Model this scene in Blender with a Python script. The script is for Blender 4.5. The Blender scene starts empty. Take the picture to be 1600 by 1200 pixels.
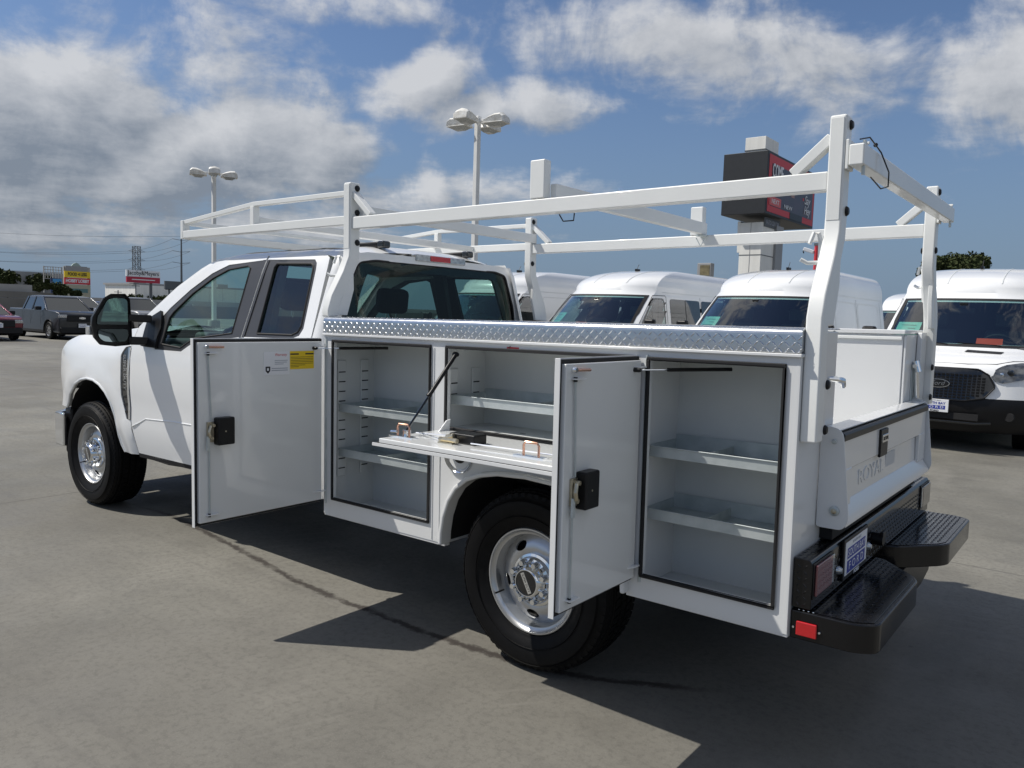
import bpy, bmesh, math, random
from mathutils import Vector, Matrix
from mathutils.geometry import delaunay_2d_cdt
random.seed(7)
PI = math.pi
scene = bpy.context.scene
col = scene.collection

# ------------------------------------------------------------------ camera
CX, CY, CZ, YAW, PITCH, ROLL, FPX = 3.3213, -3.6538, 1.5487, 0.6637, 0.0876, 0.0318, 1221.33
fw = Vector((-math.sin(YAW)*math.cos(PITCH), math.cos(YAW)*math.cos(PITCH), -math.sin(PITCH)))
rt = Vector((math.cos(YAW), math.sin(YAW), 0)); up = rt.cross(fw)
rt2 = rt*math.cos(ROLL) + up*math.sin(ROLL); up2 = up*math.cos(ROLL) - rt*math.sin(ROLL)
cam_d = bpy.data.cameras.new("camera"); cam = bpy.data.objects.new("camera", cam_d); col.objects.link(cam)
M4 = Matrix(((rt2.x, up2.x, -fw.x, CX), (rt2.y, up2.y, -fw.y, CY), (rt2.z, up2.z, -fw.z, CZ), (0, 0, 0, 1)))
cam.matrix_world = M4
cam_d.sensor_width = 36; cam_d.lens = FPX/1600*36; cam_d.clip_start = 0.05; cam_d.clip_end = 3000
scene.camera = cam

# ------------------------------------------------------------------ view, sun, sky
scene.view_settings.view_transform = 'Standard'; scene.view_settings.look = 'None'
scene.view_settings.exposure = 0.15; scene.view_settings.gamma = 1.0
scene.cycles.max_bounces = 10; scene.cycles.transparent_max_bounces = 16
SUN_FROM = Vector((-0.64, -0.41, 1.0)).normalized()
sl = bpy.data.lights.new("sun", 'SUN'); sl.energy = 4.3; sl.angle = math.radians(0.5); sl.color = (1, 0.95, 0.87)
so = bpy.data.objects.new("sun", sl); col.objects.link(so); so.location = (-20, -13, 30)
so.rotation_euler = SUN_FROM.to_track_quat('Z', 'Y').to_euler()

world = bpy.data.worlds.new("World"); scene.world = world; world.use_nodes = True
wn = world.node_tree.nodes; wl = world.node_tree.links; wn.clear()
def WN(t, **k):
    n = wn.new(t)
    for a, b in k.items(): setattr(n, a, b)
    return n
def wmath(op, a, b=None, c=None, clamp=False):
    n = WN('ShaderNodeMath', operation=op, use_clamp=clamp)
    for i, v in enumerate((a, b, c)):
        if v is None: continue
        if isinstance(v, (int, float)): n.inputs[i].default_value = v
        else: wl.new(v, n.inputs[i])
    return n.outputs[0]
sky = WN('ShaderNodeTexSky', sky_type='NISHITA'); sky.sun_disc = False
sky.sun_elevation = math.asin(SUN_FROM.z); sky.sun_rotation = math.atan2(SUN_FROM.x, SUN_FROM.y)
sky.air_density = 1.0; sky.dust_density = 0.6; sky.ozone_density = 2.2; sky.altitude = 0
tc = WN('ShaderNodeTexCoord'); sep = WN('ShaderNodeSeparateXYZ'); wl.new(tc.outputs['Generated'], sep.inputs[0])
az = wmath('ARCTAN2', sep.outputs[1], sep.outputs[0]); el = wmath('ARCSINE', sep.outputs[2])
# sheet of cloud seen in perspective: direction divided by height
hz = wmath('MAXIMUM', sep.outputs[2], 0.0)
hz2 = wmath('ADD', hz, 0.10)
pu = wmath('DIVIDE', sep.outputs[0], hz2); pv = wmath('DIVIDE', sep.outputs[1], hz2)
cb = WN('ShaderNodeCombineXYZ'); wl.new(pu, cb.inputs[0]); wl.new(pv, cb.inputs[1]); wl.new(wmath('MULTIPLY', el, 3.0), cb.inputs[2])
def wnoise(scale, detail, rough, off, vec=None, dist=0.0):
    mp = WN('ShaderNodeMapping'); wl.new(vec or cb.outputs[0], mp.inputs[0]); mp.inputs['Location'].default_value = off
    n = WN('ShaderNodeTexNoise'); n.inputs['Scale'].default_value = scale; n.inputs['Detail'].default_value = detail
    n.inputs['Roughness'].default_value = rough; n.inputs['Distortion'].default_value = dist
    wl.new(mp.outputs[0], n.inputs['Vector']); return n.outputs[0]
aec = WN('ShaderNodeCombineXYZ'); wl.new(az, aec.inputs[0]); wl.new(el, aec.inputs[1])
# (azimuth, elevation, radius az, radius el, tilt, weight) of the cloud banks in view, then of added unseen ones
BLOBS = [(2.84, .170, .26, .105, -.25, 1.40), (2.62, .170, .18, .070, -.28, 1.30), (2.49, .180, .10, .050, -.3, 1.05), (2.80, .245, .12, .035, -.3, .9),
         (2.46, .352, .24, .030, .05, .50), (2.62, .325, .12, .03, 0.1, .32), (2.365, .270, .085, .038, -.35, .98), (2.25, .252, .14, .032, -.12, .78),
         (2.38, .140, .19, .040, -.1, .72), (2.60, .095, .34, .035, 0, .70), (2.90, .080, .34, .04, 0, .8),
         (2.05, .325, .26, .066, .15, .72), (1.87, .300, .18, .072, .1, .70), (1.96, .375, .30, .05, 0, .5),
         (1.66, .245, .13, .075, .45, 1.05), (1.58, .33, .25, .09, 0, .55), (2.12, .160, .07, .018, -.1, .35),
         (1.2, .3, .4, .1, 0, .8), (.6, .35, .5, .12, .1, .9), (-.2, .25, .5, .1, 0, .9), (-1.0, .4, .5, .14, 0, .9), (-2.0, .3, .5, .1, 0, .8), (-2.9, .35, .3, .1, 0, .8), (2.0, .95, .9, .25, 0, 1.0), (0, .9, .9, .3, 0, 1.0), (-2.0, .9, .8, .25, 0, 1.0), (.3, .45, .8, .15, 0, 1.0)]  # added banks out of view, weighted for a more neutral ambient light
def density(da, de, blobs):
    """cloud density at the view direction shifted by da, de (radians) - called again towards the sun to shade the cloud"""
    a2 = wmath('ADD', az, da); e2 = wmath('ADD', el, de)
    v2 = WN('ShaderNodeCombineXYZ'); wl.new(a2, v2.inputs[0]); wl.new(e2, v2.inputs[1])
    hh = wmath('ADD', wmath('MAXIMUM', wmath('SINE', e2), 0.0), .10); ce = wmath('COSINE', e2)
    uu = wmath('DIVIDE', wmath('MULTIPLY', wmath('COSINE', a2), ce), hh); vv = wmath('DIVIDE', wmath('MULTIPLY', wmath('SINE', a2), ce), hh)
    pc = WN('ShaderNodeCombineXYZ'); wl.new(uu, pc.inputs[0]); wl.new(vv, pc.inputs[1])
    acc = None
    for (a, e, ra, re, t, w) in blobs:
        mp = WN('ShaderNodeMapping', vector_type='TEXTURE'); wl.new(v2.outputs[0], mp.inputs[0])
        mp.inputs['Location'].default_value = (a, e, 0); mp.inputs['Rotation'].default_value = (0, 0, t); mp.inputs['Scale'].default_value = (ra, re, 1)
        ln = WN('ShaderNodeVectorMath', operation='LENGTH'); wl.new(mp.outputs[0], ln.inputs[0])
        q = wmath('MULTIPLY', ln.outputs['Value'], ln.outputs['Value'])
        ex = wmath('MULTIPLY', wmath('POWER', 2.718, wmath('MULTIPLY', q, -1.0)), w)
        acc = ex if acc is None else wmath('MAXIMUM', acc, ex)
    def sgn(n, k): return wmath('MULTIPLY', wmath('SUBTRACT', n, .5), k)
    n1 = wnoise(1.1, 5, .55, (3.1, 1.7, 0), vec=pc.outputs[0], dist=.3)
    n2 = wnoise(4.2, 6, .6, (0.4, 5.2, 2.0), vec=pc.outputs[0], dist=.2)
    n4 = wnoise(8.5, 8, .60, (2.4, 1.2, 7.0), vec=v2.outputs[0], dist=.4)
    n5 = wnoise(26., 6, .62, (7.4, 3.2, 1.0), vec=v2.outputs[0], dist=.2)
    return wmath('ADD', wmath('ADD', wmath('ADD', acc, sgn(n1, .7)), sgn(n2, .55)), wmath('ADD', sgn(n4, 1.3), sgn(n5, .35)))
dens = density(0, 0, BLOBS); dsun = density(.030, .022, BLOBS[:17])
mr = WN('ShaderNodeMapRange', interpolation_type='SMOOTHSTEP'); wl.new(dens, mr.inputs[0])
mr.inputs[1].default_value = .26; mr.inputs[2].default_value = .76
cmask = wmath('MULTIPLY', mr.outputs[0], .90)
# cloud tone: brighter where the cloud thins out towards the sun, greyer where more cloud stands in the way and low down
thick = WN('ShaderNodeMapRange', interpolation_type='SMOOTHSTEP'); wl.new(dens, thick.inputs[0]); thick.inputs[1].default_value = .55; thick.inputs[2].default_value = 1.5
lit = wmath('ADD', wmath('MULTIPLY', wmath('SUBTRACT', dens, dsun), 1.15), .56)
lit = wmath('SUBTRACT', lit, wmath('MULTIPLY', thick.outputs[0], .34))
lit = wmath('ADD', lit, wmath('MULTIPLY', wmath('SUBTRACT', el, .2), .9), clamp=True)
ccol = WN('ShaderNodeMix', data_type='RGBA'); wl.new(lit, ccol.inputs[0])
ccol.inputs[6].default_value = (2.5, 2.9, 3.5, 1); ccol.inputs[7].default_value = (7.5, 7.6, 7.8, 1)
skm = WN('ShaderNodeMix', data_type='RGBA', blend_type='MULTIPLY'); skm.inputs[0].default_value = 1
wl.new(sky.outputs[0], skm.inputs[6]); skm.inputs[7].default_value = (.86, .93, 1.06, 1)
hzm = WN('ShaderNodeMapRange', interpolation_type='SMOOTHSTEP'); wl.new(el, hzm.inputs[0]); hzm.inputs[1].default_value = .34; hzm.inputs[2].default_value = -.02; hzm.inputs[3].default_value = 0; hzm.inputs[4].default_value = .88
# marine haze towards the horizon: a flat grey-blue
hzc = WN('ShaderNodeMix', data_type='RGBA'); wl.new(hzm.outputs[0], hzc.inputs[0]); wl.new(skm.outputs[2], hzc.inputs[6]); hzc.inputs[7].default_value = (1.85, 2.7, 4.0, 1)
mx = WN('ShaderNodeMix', data_type='RGBA'); wl.new(cmask, mx.inputs[0]); wl.new(hzc.outputs[2], mx.inputs[6]); wl.new(ccol.outputs[2], mx.inputs[7])
bg = WN('ShaderNodeBackground'); bg.inputs[1].default_value = 0.078; wl.new(mx.outputs[2], bg.inputs[0])
wo = WN('ShaderNodeOutputWorld'); wl.new(bg.outputs[0], wo.inputs[0])

# ------------------------------------------------------------------ materials
def mat(name, c, rough=.5, metal=0., coat=0., spec=.5, var=0., vscale=3., bump=0., bscale=200., c2=None, rvar=0., aniso=None):
    m = bpy.data.materials.new(name); m.use_nodes = True
    nt = m.node_tree; b = nt.nodes['Principled BSDF']
    b.inputs['Base Color'].default_value = (*c, 1); b.inputs['Roughness'].default_value = rough
    b.inputs['Metallic'].default_value = metal; b.inputs['Coat Weight'].default_value = coat
    b.inputs['Coat Roughness'].default_value = .04; b.inputs['Specular IOR Level'].default_value = spec
    t = nt.nodes.new('ShaderNodeTexCoord')
    def noise(s, d=5):
        n = nt.nodes.new('ShaderNodeTexNoise'); n.inputs['Scale'].default_value = s; n.inputs['Detail'].default_value = d
        if aniso:
            mp = nt.nodes.new('ShaderNodeMapping'); mp.inputs['Scale'].default_value = aniso
            nt.links.new(t.outputs['Object'], mp.inputs[0]); nt.links.new(mp.outputs[0], n.inputs['Vector'])
        else: nt.links.new(t.outputs['Object'], n.inputs['Vector'])
        return n.outputs[0]
    if var or c2:
        mix = nt.nodes.new('ShaderNodeMix'); mix.data_type = 'RGBA'
        cc = c2 or tuple(max(0, x*(1-var)) for x in c)
        mix.inputs[6].default_value = (*c, 1); mix.inputs[7].default_value = (*cc, 1)
        mrr = nt.nodes.new('ShaderNodeMapRange'); mrr.inputs[1].default_value = .35; mrr.inputs[2].default_value = .7
        nt.links.new(noise(vscale), mrr.inputs[0]); nt.links.new(mrr.outputs[0], mix.inputs[0]); nt.links.new(mix.outputs[2], b.inputs['Base Color'])
    if rvar:
        mrr = nt.nodes.new('ShaderNodeMapRange'); mrr.inputs[3].default_value = rough; mrr.inputs[4].default_value = rough+rvar
        nt.links.new(noise(vscale*1.7), mrr.inputs[0]); nt.links.new(mrr.outputs[0], b.inputs['Roughness'])
    if bump:
        bp = nt.nodes.new('ShaderNodeBump'); bp.inputs['Strength'].default_value = bump; bp.inputs['Distance'].default_value = .002
        nt.links.new(noise(bscale, 3), bp.inputs['Height']); nt.links.new(bp.outputs[0], b.inputs['Normal'])
    return m
def glassmat(name, tint, ior=1.5, boost=1.0):
    m = bpy.data.materials.new(name); m.use_nodes = True; nt = m.node_tree; nt.nodes.clear()
    o = nt.nodes.new('ShaderNodeOutputMaterial'); mx = nt.nodes.new('ShaderNodeMixShader'); tr = nt.nodes.new('ShaderNodeBsdfTransparent')
    gl = nt.nodes.new('ShaderNodeBsdfGlossy'); gl.inputs['Roughness'].default_value = .015; 
    ge = nt.nodes.new('ShaderNodeNewGeometry'); dt = nt.nodes.new('ShaderNodeVectorMath'); dt.operation = 'DOT_PRODUCT'
    nt.links.new(ge.outputs['Normal'], dt.inputs[0]); nt.links.new(ge.outputs['Incoming'], dt.inputs[1])
    def M_(op, x, y=None):
        k = nt.nodes.new('ShaderNodeMath'); k.operation = op
        for i, v in enumerate((x, y)):
            if v is None: continue
            if isinstance(v, (int, float)): k.inputs[i].default_value = v
            else: nt.links.new(v, k.inputs[i])
        return k
    fr = M_('ADD', M_('MULTIPLY', M_('POWER', M_('SUBTRACT', 1.0, M_('ABSOLUTE', dt.outputs['Value']).outputs[0]).outputs[0], 5.0).outputs[0], .93).outputs[0], .07)
    tr.inputs[0].default_value = (*tint, 1)
    n = nt.nodes.new('ShaderNodeTexNoise'); n.inputs['Scale'].default_value = 2.0; bpn = nt.nodes.new('ShaderNodeBump')
    bpn.inputs['Strength'].default_value = .08; bpn.inputs['Distance'].default_value = .01
    nt.links.new(n.outputs[0], bpn.inputs['Height']); nt.links.new(bpn.outputs[0], gl.inputs['Normal'])
    mu = nt.nodes.new('ShaderNodeMath'); mu.operation = 'MULTIPLY'; mu.inputs[1].default_value = boost; mu.use_clamp = True
    nt.links.new(fr.outputs[0], mu.inputs[0]); nt.links.new(mu.outputs[0], mx.inputs[0])
    nt.links.new(tr.outputs[0], mx.inputs[1]); nt.links.new(gl.outputs[0], mx.inputs[2]); nt.links.new(mx.outputs[0], o.inputs[0])
    return m
W_PAINT = mat('white_paint', (.78, .79, .79), .32, coat=.9, var=.04, vscale=1.5, rvar=.05)
W_BODY = mat('white_body_paint', (.70, .71, .71), .30, coat=.75, var=.05, vscale=2.2, bump=.012, bscale=9, rvar=.06)
W_RACK = mat('white_powder_coat', (.76, .77, .75), .38, coat=.35, var=.05, vscale=4, bump=.05, bscale=120)
W_INNER = mat('grey_white_compartment_paint', (.62, .64, .635), .42, coat=.2, var=.07, vscale=2.5, bump=.02, bscale=14)
W_DOORIN = mat('door_inner_paint', (.76, .77, .76), .24, coat=.85, var=.06, vscale=1.6, bump=.02, bscale=6)
GALV = mat('galvanised_steel', (.56, .60, .60), .40, metal=.45, var=.25, vscale=14, rvar=.12, c2=(.44, .49, .49))
ALU = mat('bright_tread_plate', (.62, .64, .66), .17, metal=1., var=.12, vscale=25, rvar=.12)
CHROME = mat('chrome', (.80, .82, .84), .07, metal=1., rvar=.05)
STEELWHEEL = mat('painted_steel_wheel', (.52, .53, .54), .28, metal=.85, coat=.3, rvar=.1, var=.06)
ZINC = mat('zinc_plated', (.55, .50, .38), .35, metal=.9, var=.3, vscale=30)
COPPER = mat('yellow_zinc_loop', (.62, .36, .26), .25, metal=.9)
BLACK = mat('black_plastic', (.008, .008, .009), .38, spec=.3, var=.2, vscale=8, bump=.15, bscale=400)
BLACKGLOSS = mat('black_gloss', (.008, .009, .010), .12, coat=.6, rvar=.08)
BLACKPC = mat('black_powder_coat', (.005, .005, .006), .13, spec=.42, coat=.0, var=.2, vscale=12, bump=.05, bscale=260, rvar=.08)
RUBBER = mat('seal_rubber', (.008, .008, .009), .7)
TYRE = mat('tyre_rubber', (.005, .005, .0055), .46, spec=.16, var=.35, vscale=18, bump=.2, bscale=90, rvar=.22)
PILLAR = mat('charcoal_applique', (.045, .045, .047), .35, var=.1)
DARK = mat('dark_underside', (.010, .010, .011), .8, var=.4, vscale=6)
CLOTH = mat('dark_grey_cloth', (.035, .037, .040), .9, bump=.4, bscale=300, var=.2)
TRIM = mat('grey_interior_trim', (.055, .058, .062), .7, var=.15)
GLASS = glassmat('cab_glass', (.64, .82, .76), boost=1.3)
PRIVACY = glassmat('rear_glass', (.36, .49, .46), boost=.5)
VANGLASS = glassmat('van_glass', (.55, .72, .70), boost=2.6)
DARKGLASS = mat('dark_tinted_glass', (.012, .016, .018), .04, coat=.3, spec=.8)
MIRRORG = mat('mirror_glass', (.30, .37, .38), .03, metal=1.)
REDLENS = mat('red_lens', (.45, .008, .012), .15, coat=.8, bump=.3, bscale=160)
CLEARLENS = mat('clear_lens', (.55, .57, .58), .12, metal=.6, coat=1, var=.5, vscale=40, bump=.3, bscale=120)
DULLRED = mat('dull_red_lens', (.17, .05, .06), .15, coat=.8, bump=.25, bscale=200)
AMBER = mat('amber_smoked_lens', (.10, .07, .05), .2, coat=.8)
HEADL = mat('headlamp_cluster', (.16, .17, .18), .12, metal=.5, coat=1, var=.6, vscale=18)
P_WHITE = mat('print_white', (.75, .76, .78), .5)
P_BLUE = mat('print_blue', (.03, .05, .30), .5)
P_BLACK = mat('print_black', (.015, .015, .018), .5)
P_RED = mat('print_red', (.55, .03, .04), .5)
P_YEL = mat('print_yellow', (.78, .55, .02), .5)
P_MINT = mat('mint_window_sheet', (.30, .66, .55), .6, var=.1, vscale=20)
P_ORANGE = mat('orange_paper', (.85, .10, .03), .6)
P_GREY = mat('print_grey', (.35, .37, .42), .5)
CONC_L = mat('pale_concrete', (.40, .39, .37), .85, var=.2, vscale=.3)
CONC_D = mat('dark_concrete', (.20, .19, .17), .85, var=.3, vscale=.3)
POLEW = mat('white_pole_paint', (.72, .72, .70), .5, var=.1, vscale=2)
LAMPW = mat('weathered_lamp_housing', (.78, .78, .75), .5, var=.3, vscale=5, c2=(.55, .53, .48))
STEELD = mat('dark_steel', (.10, .11, .12), .6)
LEAF = mat('dark_foliage', (.028, .042, .014), .85, spec=.15, var=.5, vscale=2, c2=(.055, .062, .024))
BARK = mat('bark', (.12, .08, .05), .9)
PAINT_GREY = mat('carbon_grey_paint', (.026, .029, .034), .3, metal=.2, coat=.5, var=.05)
PAINT_RED = mat('dark_red_paint', (.16, .012, .03), .25, metal=.3, coat=1)
PAINT_SIL = mat('silver_paint', (.38, .38, .37), .3, metal=.6, coat=.8)
PAINT_BLUE = mat('blue_paint', (.03, .09, .35), .3, coat=.8)

# ------------------------------------------------------------------ mesh helpers
def inpoly(p, poly):
    x, y = p; c = False; j = len(poly)-1
    for i in range(len(poly)):
        xi, yi = poly[i]; xj, yj = poly[j]
        if (yi > y) != (yj > y) and x < (xj-xi)*(y-yi)/(yj-yi)+xi: c = not c
        j = i
    return c
def dens_poly(poly, step):
    o = []
    for i in range(len(poly)):
        a = poly[i]; b = poly[(i+1) % len(poly)]; L = math.dist(a, b); n = max(1, int(math.ceil(L/step)))
        for k in range(n): o.append((a[0]+(b[0]-a[0])*k/n, a[1]+(b[1]-a[1])*k/n))
    return o
def roundpoly(poly, r, n=4):
    o = []; N = len(poly)
    for i in range(N):
        p = Vector(poly[i]).to_2d(); a = Vector(poly[i-1]).to_2d()-p; b = Vector(poly[(i+1) % N]).to_2d()-p
        ri = min(r if not isinstance(r, (list, tuple)) else r[i], a.length*.45, b.length*.45)
        if ri < 1e-4: o.append(tuple(p)); continue
        A = p+a.normalized()*ri; B = p+b.normalized()*ri
        for k in range(n+1):
            t = k/n; q = A*(1-t)**2+p*2*t*(1-t)+B*t*t; o.append((q.x, q.y))
    return o
class MB:
    def __init__(s): s.v = []; s.f = []
    def add(s, vs, fs):
        n = len(s.v); s.v += [tuple(v) for v in vs]; s.f += [tuple(i+n for i in f) for f in fs]; return s
    def box(s, x0, x1, y0, y1, z0, z1):
        if x0 > x1: x0, x1 = x1, x0
        if y0 > y1: y0, y1 = y1, y0
        if z0 > z1: z0, z1 = z1, z0
        return s.add([(x, y, z) for x in (x0, x1) for y in (y0, y1) for z in (z0, z1)],
                     [(0, 1, 3, 2), (4, 6, 7, 5), (0, 4, 5, 1), (2, 3, 7, 6), (0, 2, 6, 4), (1, 5, 7, 3)])
    def obox(s, c, a, b, n):
        c, a, b, n = map(Vector, (c, a, b, n))
        vs = [c+a*i+b*j+n*k for i in (-1, 1) for j in (-1, 1) for k in (-1, 1)]
        return s.add(vs, [(0, 1, 3, 2), (4, 6, 7, 5), (0, 4, 5, 1), (2, 3, 7, 6), (0, 2, 6, 4), (1, 5, 7, 3)])
    def tube(s, pts, r, n=8, cap=True):
        pts = [Vector(p) for p in pts]; rings = []; prev = None
        for i, p in enumerate(pts):
            d = (pts[min(i+1, len(pts)-1)]-pts[max(i-1, 0)]).normalized()
            if prev is None: a = d.orthogonal().normalized()
            else: a = (prev-d*prev.dot(d)).normalized()
            prev = a; b = d.cross(a); rr = r[i] if isinstance(r, (list, tuple)) else r
            rings.append([p+(a*math.cos(2*PI*k/n)+b*math.sin(2*PI*k/n))*rr for k in range(n)])
        vs = [v for R in rings for v in R]; fs = []
        for i in range(len(rings)-1):
            for k in range(n): fs.append((i*n+k, i*n+(k+1) % n, (i+1)*n+(k+1) % n, (i+1)*n+k))
        if cap: fs += [tuple(reversed(range(n))), tuple((len(rings)-1)*n+k for k in range(n))]
        return s.add(vs, fs)
    def rtube(s, pts, w, h, wdir):
        """rectangular tube: w along wdir, h along the other normal; mitred"""
        pts = [Vector(p) for p in pts]; W = Vector(wdir).normalized(); rings = []
        for i, p in enumerate(pts):
            d1 = (pts[i]-pts[i-1]).normalized() if i > 0 else None
            d2 = (pts[i+1]-pts[i]).normalized() if i < len(pts)-1 else None
            d = ((d1 or d2)+(d2 or d1)).normalized(); H = d.cross(W).normalized()
            k = 1.0
            if d1 and d2: k = 1/max(.3, math.cos(d1.angle(d2)/2))
            ws = w[i] if isinstance(w, (list, tuple)) else w
            rings.append([p+W*ws/2*a+H*h/2*k*b for a, b in ((-1, -1), (1, -1), (1, 1), (-1, 1))])
        vs = [v for R in rings for v in R]; fs = []
        for i in range(len(rings)-1):
            for k in range(4): fs.append((i*4+k, i*4+(k+1) % 4, (i+1)*4+(k+1) % 4, (i+1)*4+k))
        fs += [(3, 2, 1, 0), tuple((len(rings)-1)*4+k for k in range(4))]
        return s.add(vs, fs)
    def prism(s, poly, fn, a, b):
        n = len(poly); vs = [fn(p[0], p[1], a) for p in poly]+[fn(p[0], p[1], b) for p in poly]
        fs = [tuple(reversed(range(n))), tuple(n+k for k in range(n))]+[(k, (k+1) % n, n+(k+1) % n, n+k) for k in range(n)]
        return s.add(vs, fs)
    def lathe(s, prof, n=32, c=(0, 0, 0), axis='Y', ang=2*PI):
        vs = []; m = len(prof); full = abs(ang-2*PI) < 1e-6; N = n if full else n+1
        for k in range(N):
            t = ang*k/n
            for r, h in prof:
                p = (r*math.cos(t), h, r*math.sin(t)) if axis == 'Y' else ((r*math.cos(t), r*math.sin(t), h) if axis == 'Z' else (h, r*math.cos(t), r*math.sin(t)))
                vs.append((p[0]+c[0], p[1]+c[1], p[2]+c[2]))
        fs = []
        for k in range(n):
            a = k*m; b = ((k+1) % N)*m
            for i in range(m-1): fs.append((a+i, b+i, b+i+1, a+i+1))
        return s.add(vs, fs)
    def grid(s, fn, nu, nv):
        vs = [fn(i/nu, j/nv) for j in range(nv+1) for i in range(nu+1)]
        fs = [(j*(nu+1)+i, j*(nu+1)+i+1, (j+1)*(nu+1)+i+1, (j+1)*(nu+1)+i) for j in range(nv) for i in range(nu)]
        return s.add(vs, fs)
    def panel(s, outer, holes, fn, step=.1):
        loops = [dens_poly(outer, step)]+[dens_poly(h, step) for h in holes]
        pts = []; edges = []
        for lp in loops:
            b = len(pts); pts += lp; edges += [(b+i, b+(i+1) % len(lp)) for i in range(len(lp))]
        xs = [p[0] for p in outer]; ys = [p[1] for p in outer]
        x = min(xs)+step*.53
        while x < max(xs):
            y = min(ys)+step*.47
            while y < max(ys):
                if inpoly((x, y), outer) and not any(inpoly((x, y), h) for h in holes):
                    if all(min(math.dist((x, y), q) for q in lp) > step*.4 for lp in loops): pts.append((x, y))
                y += step
            x += step
        vo, eo, fo, _, _, _ = delaunay_2d_cdt([Vector(p) for p in pts], edges, [], 0, 1e-6)
        keep = []
        for f in fo:
            c = (sum(vo[i].x for i in f)/len(f), sum(vo[i].y for i in f)/len(f))
            if inpoly(c, outer) and not any(inpoly(c, h) for h in holes): keep.append(tuple(f))
        return s.add([fn(v.x, v.y) for v in vo], keep)
def mesh_of(mb, name, m, smooth=38):
    me = bpy.data.meshes.new(name); me.from_pydata(mb.v, [], mb.f); me.validate(); me.materials.append(m)
    bm = bmesh.new(); bm.from_mesh(me); bmesh.ops.remove_doubles(bm, verts=bm.verts, dist=1e-5)
    bmesh.ops.recalc_face_normals(bm, faces=bm.faces)
    loose = [v for v in bm.verts if not v.link_faces]; bmesh.ops.delete(bm, geom=loose, context='VERTS')
    bm.to_mesh(me); bm.free()
    if smooth:
        for p in me.polygons: p.use_smooth = True
        me.set_sharp_from_angle(angle=math.radians(smooth))
    return me
def build(name, mb, m, parent=None, bevel=0, solid=0, smooth=38, off=0.0, label=None, kind=None, seg=2):
    o = bpy.data.objects.new(name, mesh_of(mb, name, m, smooth)); col.objects.link(o); o.parent = parent
    if solid and off == -1:
        me = o.data; mn = sum((v.co for v in me.vertices), Vector())/max(1, len(me.vertices)); an = Vector()
        for p in me.polygons: an += p.normal*p.area
        want = Vector((0, -1, 0)) if abs(mn.y) < .3 else Vector((0, math.copysign(1, mn.y), 0))
        if an.dot(want) < 0: me.flip_normals()
    if solid:
        md = o.modifiers.new('solid', 'SOLIDIFY'); md.thickness = solid; md.offset = off
        if smooth: md = o.modifiers.new('crisp', 'EDGE_SPLIT'); md.split_angle = math.radians(40)
    if bevel:
        md = o.modifiers.new('bevel', 'BEVEL'); md.width = bevel; md.segments = seg; md.limit_method = 'ANGLE'; md.angle_limit = math.radians(40)
        md.harden_normals = True
    if label: o['label'] = label
    if kind: o['kind'] = kind
    return o
def empty(name, label, cat, loc=(0, 0, 0), rot=(0, 0, 0), group=None):
    o = bpy.data.objects.new(name, None); col.objects.link(o); o.location = loc; o.rotation_euler = rot
    o.empty_display_size = .3; o['label'] = label; o['category'] = cat
    if group: o['group'] = group
    return o
def copy_tree(o, parent=None):
    c = o.copy(); col.objects.link(c)
    if parent: c.parent = parent
    for ch in list(o.children): copy_tree(ch, c)
    return c
def text(name, s, size, origin, right, upv, m, parent=None, ext=.0015, width=None, align='CENTER', shear=0, bold=0):
    cu = bpy.data.curves.new(name, 'FONT'); cu.body = s; cu.size = size; cu.extrude = ext; cu.align_x = align; cu.align_y = 'CENTER'
    cu.offset = bold; cu.shear = shear; cu.resolution_u = 3
    tmp = bpy.data.objects.new('tmp', cu); col.objects.link(tmp); bpy.context.view_layer.update()
    me = bpy.data.meshes.new_from_object(tmp); bpy.data.objects.remove(tmp); me.materials.clear(); me.materials.append(m)
    xs = [v.co.x for v in me.vertices]; sc = 1
    if width and xs: sc = width/max(1e-6, max(xs)-min(xs))
    r = Vector(right).normalized(); u = Vector(upv).normalized(); n = r.cross(u); O = Vector(origin)
    for v in me.vertices: v.co = O+r*v.co.x*sc+u*v.co.y+n*v.co.z
    o = bpy.data.objects.new(name, me); col.objects.link(o); o.parent = parent
    return o
def disc(c, n, r, h, k=16):
    """short cylinder from c along n"""
    c = Vector(c); n = Vector(n).normalized(); a = n.orthogonal().normalized(); b = n.cross(a); mb = MB()
    mb.tube([c, c+n*h*.7, c+n*h], [r, r, r*.75], k); return mb
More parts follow.
